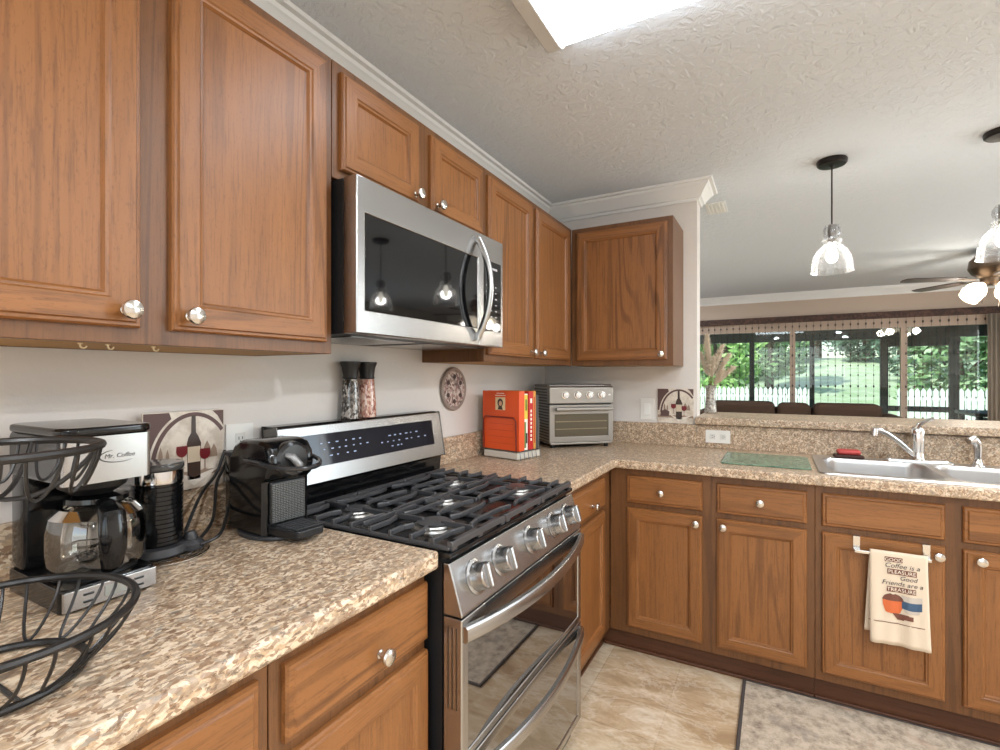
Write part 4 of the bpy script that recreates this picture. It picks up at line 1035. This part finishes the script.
# ---------------------------------------------------------------- living room
sf = thing('sofa', 'brown upholstered sofa below the living room windows', 'sofa', (1.44, 5.75, 0))
BRN = plain('brown_upholstery', (70, 50, 36), .85)
def soft(x0, x1, y0, y1, z0, z1, r=.05): return MB().box(x0, x1, y0, y1, z0, z1, r, seg=4)
obj('base', soft(-.88, .88, -.40, .40, .08, .34, .03), BRN, sf)
for x0, x1 in ((-1.02, -.86), (.86, 1.02)): obj('arm', soft(x0, x1, -.42, .40, .08, .885, .06), BRN, sf)
obj('back_frame', soft(-.86, .86, .24, .42, .30, .93, .05), BRN, sf)
for x0, x1, zt in ((-.86, -.16, 1.0), (-.14, .20, .99), (.22, .86, .995)):
    obj('back_cushion', soft(x0, x1, .02, .30, .46, zt, .07), BRN, sf); obj('seat_cushion', soft(x0, x1, -.42, .16, .33, .48, .05), BRN, sf)
for x in (-.95, .95):
    for y in (-.35, .33): obj('leg', MB().lathe([(.02, .0005), (.028, .085)], (x, y, 0), 12), plain('dark_leg', (48, 34, 26), .5), sf)

# bead curtain and its rail
VAL = NT('dark_fretwork'); VAL.pb(Base_Color=VAL.ramp(VAL.noise(VAL.coord((1, 1, 1), False), 38, 3, .7), [(.45, lin((52, 34, 28))), (.62, lin((90, 62, 50)))]), Roughness=.7)
tag(obj('curtain_valance', MB().box(.10, 3.45, YF-.045, YF-.008, 1.985, 2.062, .004), VAL.m), 'dark brown fretwork valance above the living room windows', 'valance')
mb = MB()
rnd = random.Random(5)
x = .18
while x < 3.42:
    y = YF-.028
    mb.cyl((x, y, .12), (x, y, 1.985), .0016, n=4)
    z = 1.93; k = 0
    while z > .15:
        s = .008 if k % 3 else .011
        mb.lathe([(.001, -s*1.7), (s*.8, -s*.6), (s*.8, s*.6), (.001, s*1.7)], (x, y, z), 6); z -= .135 if k % 2 else .115; k += 1
    x += .076
tag(obj('bead_curtain', mb, plain('brown_beads', (64, 52, 46), .5), None, 40), 'curtain of dark bead strings hanging in front of the glass doors', 'bead curtain', None, 'stuff')
cu = MB(); pts = []
for i in range(41): u = i/40; pts.append((3.30+.15*u, YF-.09+.018*sin(u*26)))
A = cu.ring([(a, b, .03) for a, b in pts]); B = cu.ring([(a, b, 1.98) for a, b in pts]); cu.bridge(A, B, closed=False)
o = obj('drape', cu, plain('grey_beige_drape', (150, 138, 124), .9), None, 60); so = o.modifiers.new('t', 'SOLIDIFY'); so.thickness = .003
tag(o, 'grey beige drape at the right end of the glass doors', 'curtain')

# ---------------------------------------------------------------- outside
GZ = -.16
t = NT('mown_lawn'); v = t.coord((1, 1, 1), False)
t.pb(Base_Color=t.ramp(t.noise(v, 1.4, 6, .7), [(.35, lin((176, 204, 150))), (.6, lin((216, 228, 196)))]), Roughness=.95)
mb = MB(); xs = [-30+4*i for i in range(18)]; ys = [6.6+2*i for i in range(25)]
G = [[mb.bm.verts.new((x, y, GZ + (0 if y < 18 else .14*(min(y, 37)-18)))) for x in xs] for y in ys]
for j in range(len(ys)-1):
    for i in range(len(xs)-1): mb.bm.faces.new((G[j][i], G[j][i+1], G[j+1][i+1], G[j+1][i]))
tag(obj('lawn', mb, t.m), 'pale sunlit lawn beyond the glass doors', 'ground', None, 'structure')
tag(obj('porch_floor', MB().box(-2, 7, YF+.13, 9.2, -.10, -.01), plain('porch_concrete', (176, 172, 164), .9), None, 0), 'concrete porch slab outside the glass doors', 'ground', None, 'structure')
tag(obj('porch_roof', MB().box(-2, 7, YF+.13, 9.35, 2.42, 2.52), plain('porch_roof_brown', (70, 58, 50), .8), None, 0), 'dark porch roof outside the glass doors', 'roof', None, 'structure')
PST = plain('dark_green_bronze', (44, 54, 52), .5)
ps = thing('porch_screen_frame', 'dark screen porch frame standing outside the glass doors', 'porch frame', (0, 9.1, 0))
obj('top_beam', MB().box(-2, 7, -.04, .04, 1.90, 2.42, .004), PST, ps)
def atx(px, y):
    ax, az = -.4828+(px-500)/500.4*.8757, .8757+(px-500)/500.4*.4828
    return 1.288+ax/az*(y+.910)
for a, b in ((749.5, 754.5), (809.5, 814.5), (880, 888), (949, 959), (690, 694)):
    x0, x1 = atx(a, 9.1), atx(b, 9.1); obj('post', MB().box(x0, x1, -.035, .035, -.009, 1.90, .003), PST, ps)
obj('rail', MB().box(atx(888, 9.1), atx(949, 9.1), -.02, .02, .745, .83, .003), PST, ps)
obj('rail', MB().box(atx(880, 9.1), atx(960, 9.1), -.018, .018, 1.77, 1.90, .003), PST, ps)
tbx = atx(964, 7.7)
pt = thing('patio_table', 'dark patio table with black objects, outside at the far right', 'table', (tbx, 7.7, 0))
obj('table_top', MB().box(0, 1.5, -.4, .4, .80, .845, .01), PST, pt)
for x in (.06, 1.44):
    for y in (-.34, .34): obj('leg', MB().box(x-.03, x+.03, y-.03, y+.03, -.009, .80, .004), PST, pt)
obj('side_panel', MB().box(.05, 1.45, -.36, -.34, .35, .79, .004), plain('teal_panel', (112, 140, 134), .6), pt)
def lump(name, label, x, y, z, r, m, cat):
    mb = MB(); bmesh.ops.create_icosphere(mb.bm, subdivisions=3, radius=1)
    for v in mb.bm.verts:
        k = 1+.22*sin(v.co.x*5+x)*cos(v.co.y*4+y)+.1*sin(v.co.z*9); v.co = Vector((v.co.x*r[0]*k, v.co.y*r[1]*k, max(v.co.z, -.75)*r[2]*k))
        v.co.z = max(v.co.z, -.7*r[2])
    o = obj(name, mb, m); o.location = (x, y, z+.7*r[2]); return tag(o, label, cat)
lump('covered_bundle', 'black covered bundle on the patio table at the far right', tbx+.62, 7.65, .846, (.36, .18, .09), plain('black_cover', (30, 32, 36), .8), 'bundle')
# white picket fence
FW = plain('white_fence_paint', (236, 238, 234), .7)
def atx(px, y):
    ax, az = -.4828+(px-500)/500.4*.8757, .8757+(px-500)/500.4*.4828
    return 1.288+ax/az*(y+.910)
for a, b, w in ((-5, 2.1, 'left of the open lawn'), (4.05, 12, 'right of the open lawn')):
    fn = thing('picket_fence', 'white picket fence in the garden, '+w, 'fence', (0, 15.5, GZ), 0, 'white picket fences')
    for z in (.30, .85): obj('rail', MB().box(a, b, 0, .04, z, z+.08), FW, fn, 0)
    mb = MB(); x = a
    while x < b: mb.prism([(x, .05), (x+.10, .05), (x+.10, 1.08), (x+.05, 1.16), (x, 1.08)], -.02, 0, 'xz'); x += .122
    o = obj('pickets', mb, FW, fn, 0); o['kind'] = 'stuff'
# trees and shrubs
def leafmat(name, a, b, c):
    t = NT(name); gi = t.new('ShaderNodeNewGeometry')
    t.pb(Base_Color=t.ramp(gi.outputs['Random Per Island'], [(.0, lin(a)), (.5, lin(b)), (1.0, lin(c))]), Roughness=.6)
    return t.m
LF = [leafmat('leaf_mid_green', (84, 122, 72), (128, 164, 108), (188, 210, 168)), leafmat('leaf_dark_green', (58, 88, 68), (98, 130, 102), (158, 184, 158)), leafmat('leaf_light_green', (124, 170, 84), (166, 204, 118), (210, 230, 172))]
BARK = plain('bark', (92, 78, 64), .9)
def tree(label, x, y, h, rx, mat, n, cat='tree', zc=None, rz_=None):
    rnd = random.Random(int(x*31+y*17)); g = GZ + (0 if y < 18 else .14*(min(y, 37)-18))
    r = thing('garden_tree' if cat == 'tree' else 'garden_shrub', label, cat, (x, y, g), 0, 'trees and shrubs beyond the lawn')
    mb = MB().tube([(0, 0, -.05), (.05, 0, h*.3), (-.04, .03, h*.62)], [.16*h/5, .11*h/5, .05*h/5], 8)
    for k in range(4):
        a = rnd.uniform(0, 6.28); mb.tube([(0, 0, h*.35), (rx*.3*cos(a), rx*.3*sin(a), h*.5), (rx*.55*cos(a), rx*.55*sin(a), h*.68)], [.07*h/5, .04*h/5, .015], 6)
    obj('trunk', mb, BARK, r)
    mb = MB(); zc = h*.58 if zc is None else zc; rz_ = h*.44 if rz_ is None else rz_
    cl = [(rnd.uniform(-.65, .65)*rx, rnd.uniform(-.65, .65)*rx, zc+rnd.uniform(-.75, .8)*rz_) for k in range(22)]
    for i in range(n):
        c = cl[rnd.randrange(22)]; d = Vector((rnd.gauss(0, 1), rnd.gauss(0, 1), rnd.gauss(0, 1))).normalized()*(rnd.random()**.4)*rx*.42
        p = Vector(c)+Vector((d.x, d.y, d.z*.8)); u = Vector((rnd.gauss(0, 1), rnd.gauss(0, 1), rnd.gauss(0, .6))).normalized(); w = u.orthogonal().normalized(); L = rnd.uniform(.09, .19)
        mb.bm.faces.new([mb.bm.verts.new(q) for q in (p-u*L, p+w*L*.5, p+u*L, p-w*L*.5)])
    obj('crown', mb, mat, r, 0)
kinds = [('round mid green tree %s', 0), ('dark green tree %s', 1), ('light yellow green tree %s', 2)]
spots = [(-4.2, 19.5, 4.4, 1.6, 2), (-.7, 19.5, 4.6, 1.6, 2), (6.3, 19.5, 3.4, 1.6, 0), (9.8, 19.5, 4.4, 1.6, 0),
         (-5.95, 23.3, 5.6, 1.6, 1), (-2.45, 23.3, 5.8, 1.6, 0), (1.05, 23.3, 5.4, 1.6, 0), (8.05, 23.3, 5.6, 1.6, 1), (11.55, 23.3, 5.6, 1.6, 0),
         (-4.2, 27.2, 6.4, 1.7, 1), (-.6, 27.2, 6.5, 1.7, 1), (6.9, 27.2, 6.4, 1.7, 1), (10.5, 27.2, 6.5, 1.7, 0),
         (-3.2, 39, 8.5, 2.3, 1), (1.7, 39, 8.5, 2.3, 1), (6.6, 39, 8.5, 2.3, 1), (11.5, 39, 8.5, 2.3, 1), (16.4, 39, 8.5, 2.3, 1), (-1.2, 44.5, 9, 2.4, 0), (4.1, 44.5, 9, 2.4, 1), (9.2, 44.5, 9, 2.4, 1), (14.2, 44.5, 9, 2.4, 1)]
wh = ['in the nearest row behind the fence, '+c for c in ('first from the left', 'second from the left', 'third from the left', 'fourth from the left')] + ['in the second row behind the fence, '+c for c in ('first from the left', 'second from the left', 'third from the left', 'fourth from the left', 'fifth from the left')] + ['in the third row behind the fence, '+c for c in ('first from the left', 'second from the left', 'third from the left', 'fourth from the left')] + ['at the top of the lawn, '+c for c in ('first from the left', 'second from the left', 'third from the left', 'fourth from the left', 'fifth from the left')] + ['in the last row of all, '+c for c in ('first from the left', 'second from the left', 'third from the left', 'fourth from the left')]
for (x, y, h, rx, k), w in zip(spots, wh): tree(kinds[k][0] % w, x, y, h, rx, LF[k], 2600, zc=h*(.50 if y < 30 else .36), rz_=h*(.52 if y < 30 else .38))

for k in range(7):
    x = -6+3.9*k
    tree('bushy green shrub at the top edge of the lawn, '+('first', 'second', 'third', 'fourth', 'fifth', 'sixth', 'seventh')[k]+' from the left', x, 34.4, 3.4, 1.75, LF[(1, 0, 1, 1, 0, 1, 0)[k]], 2200, 'shrub', zc=1.5, rz_=1.9)
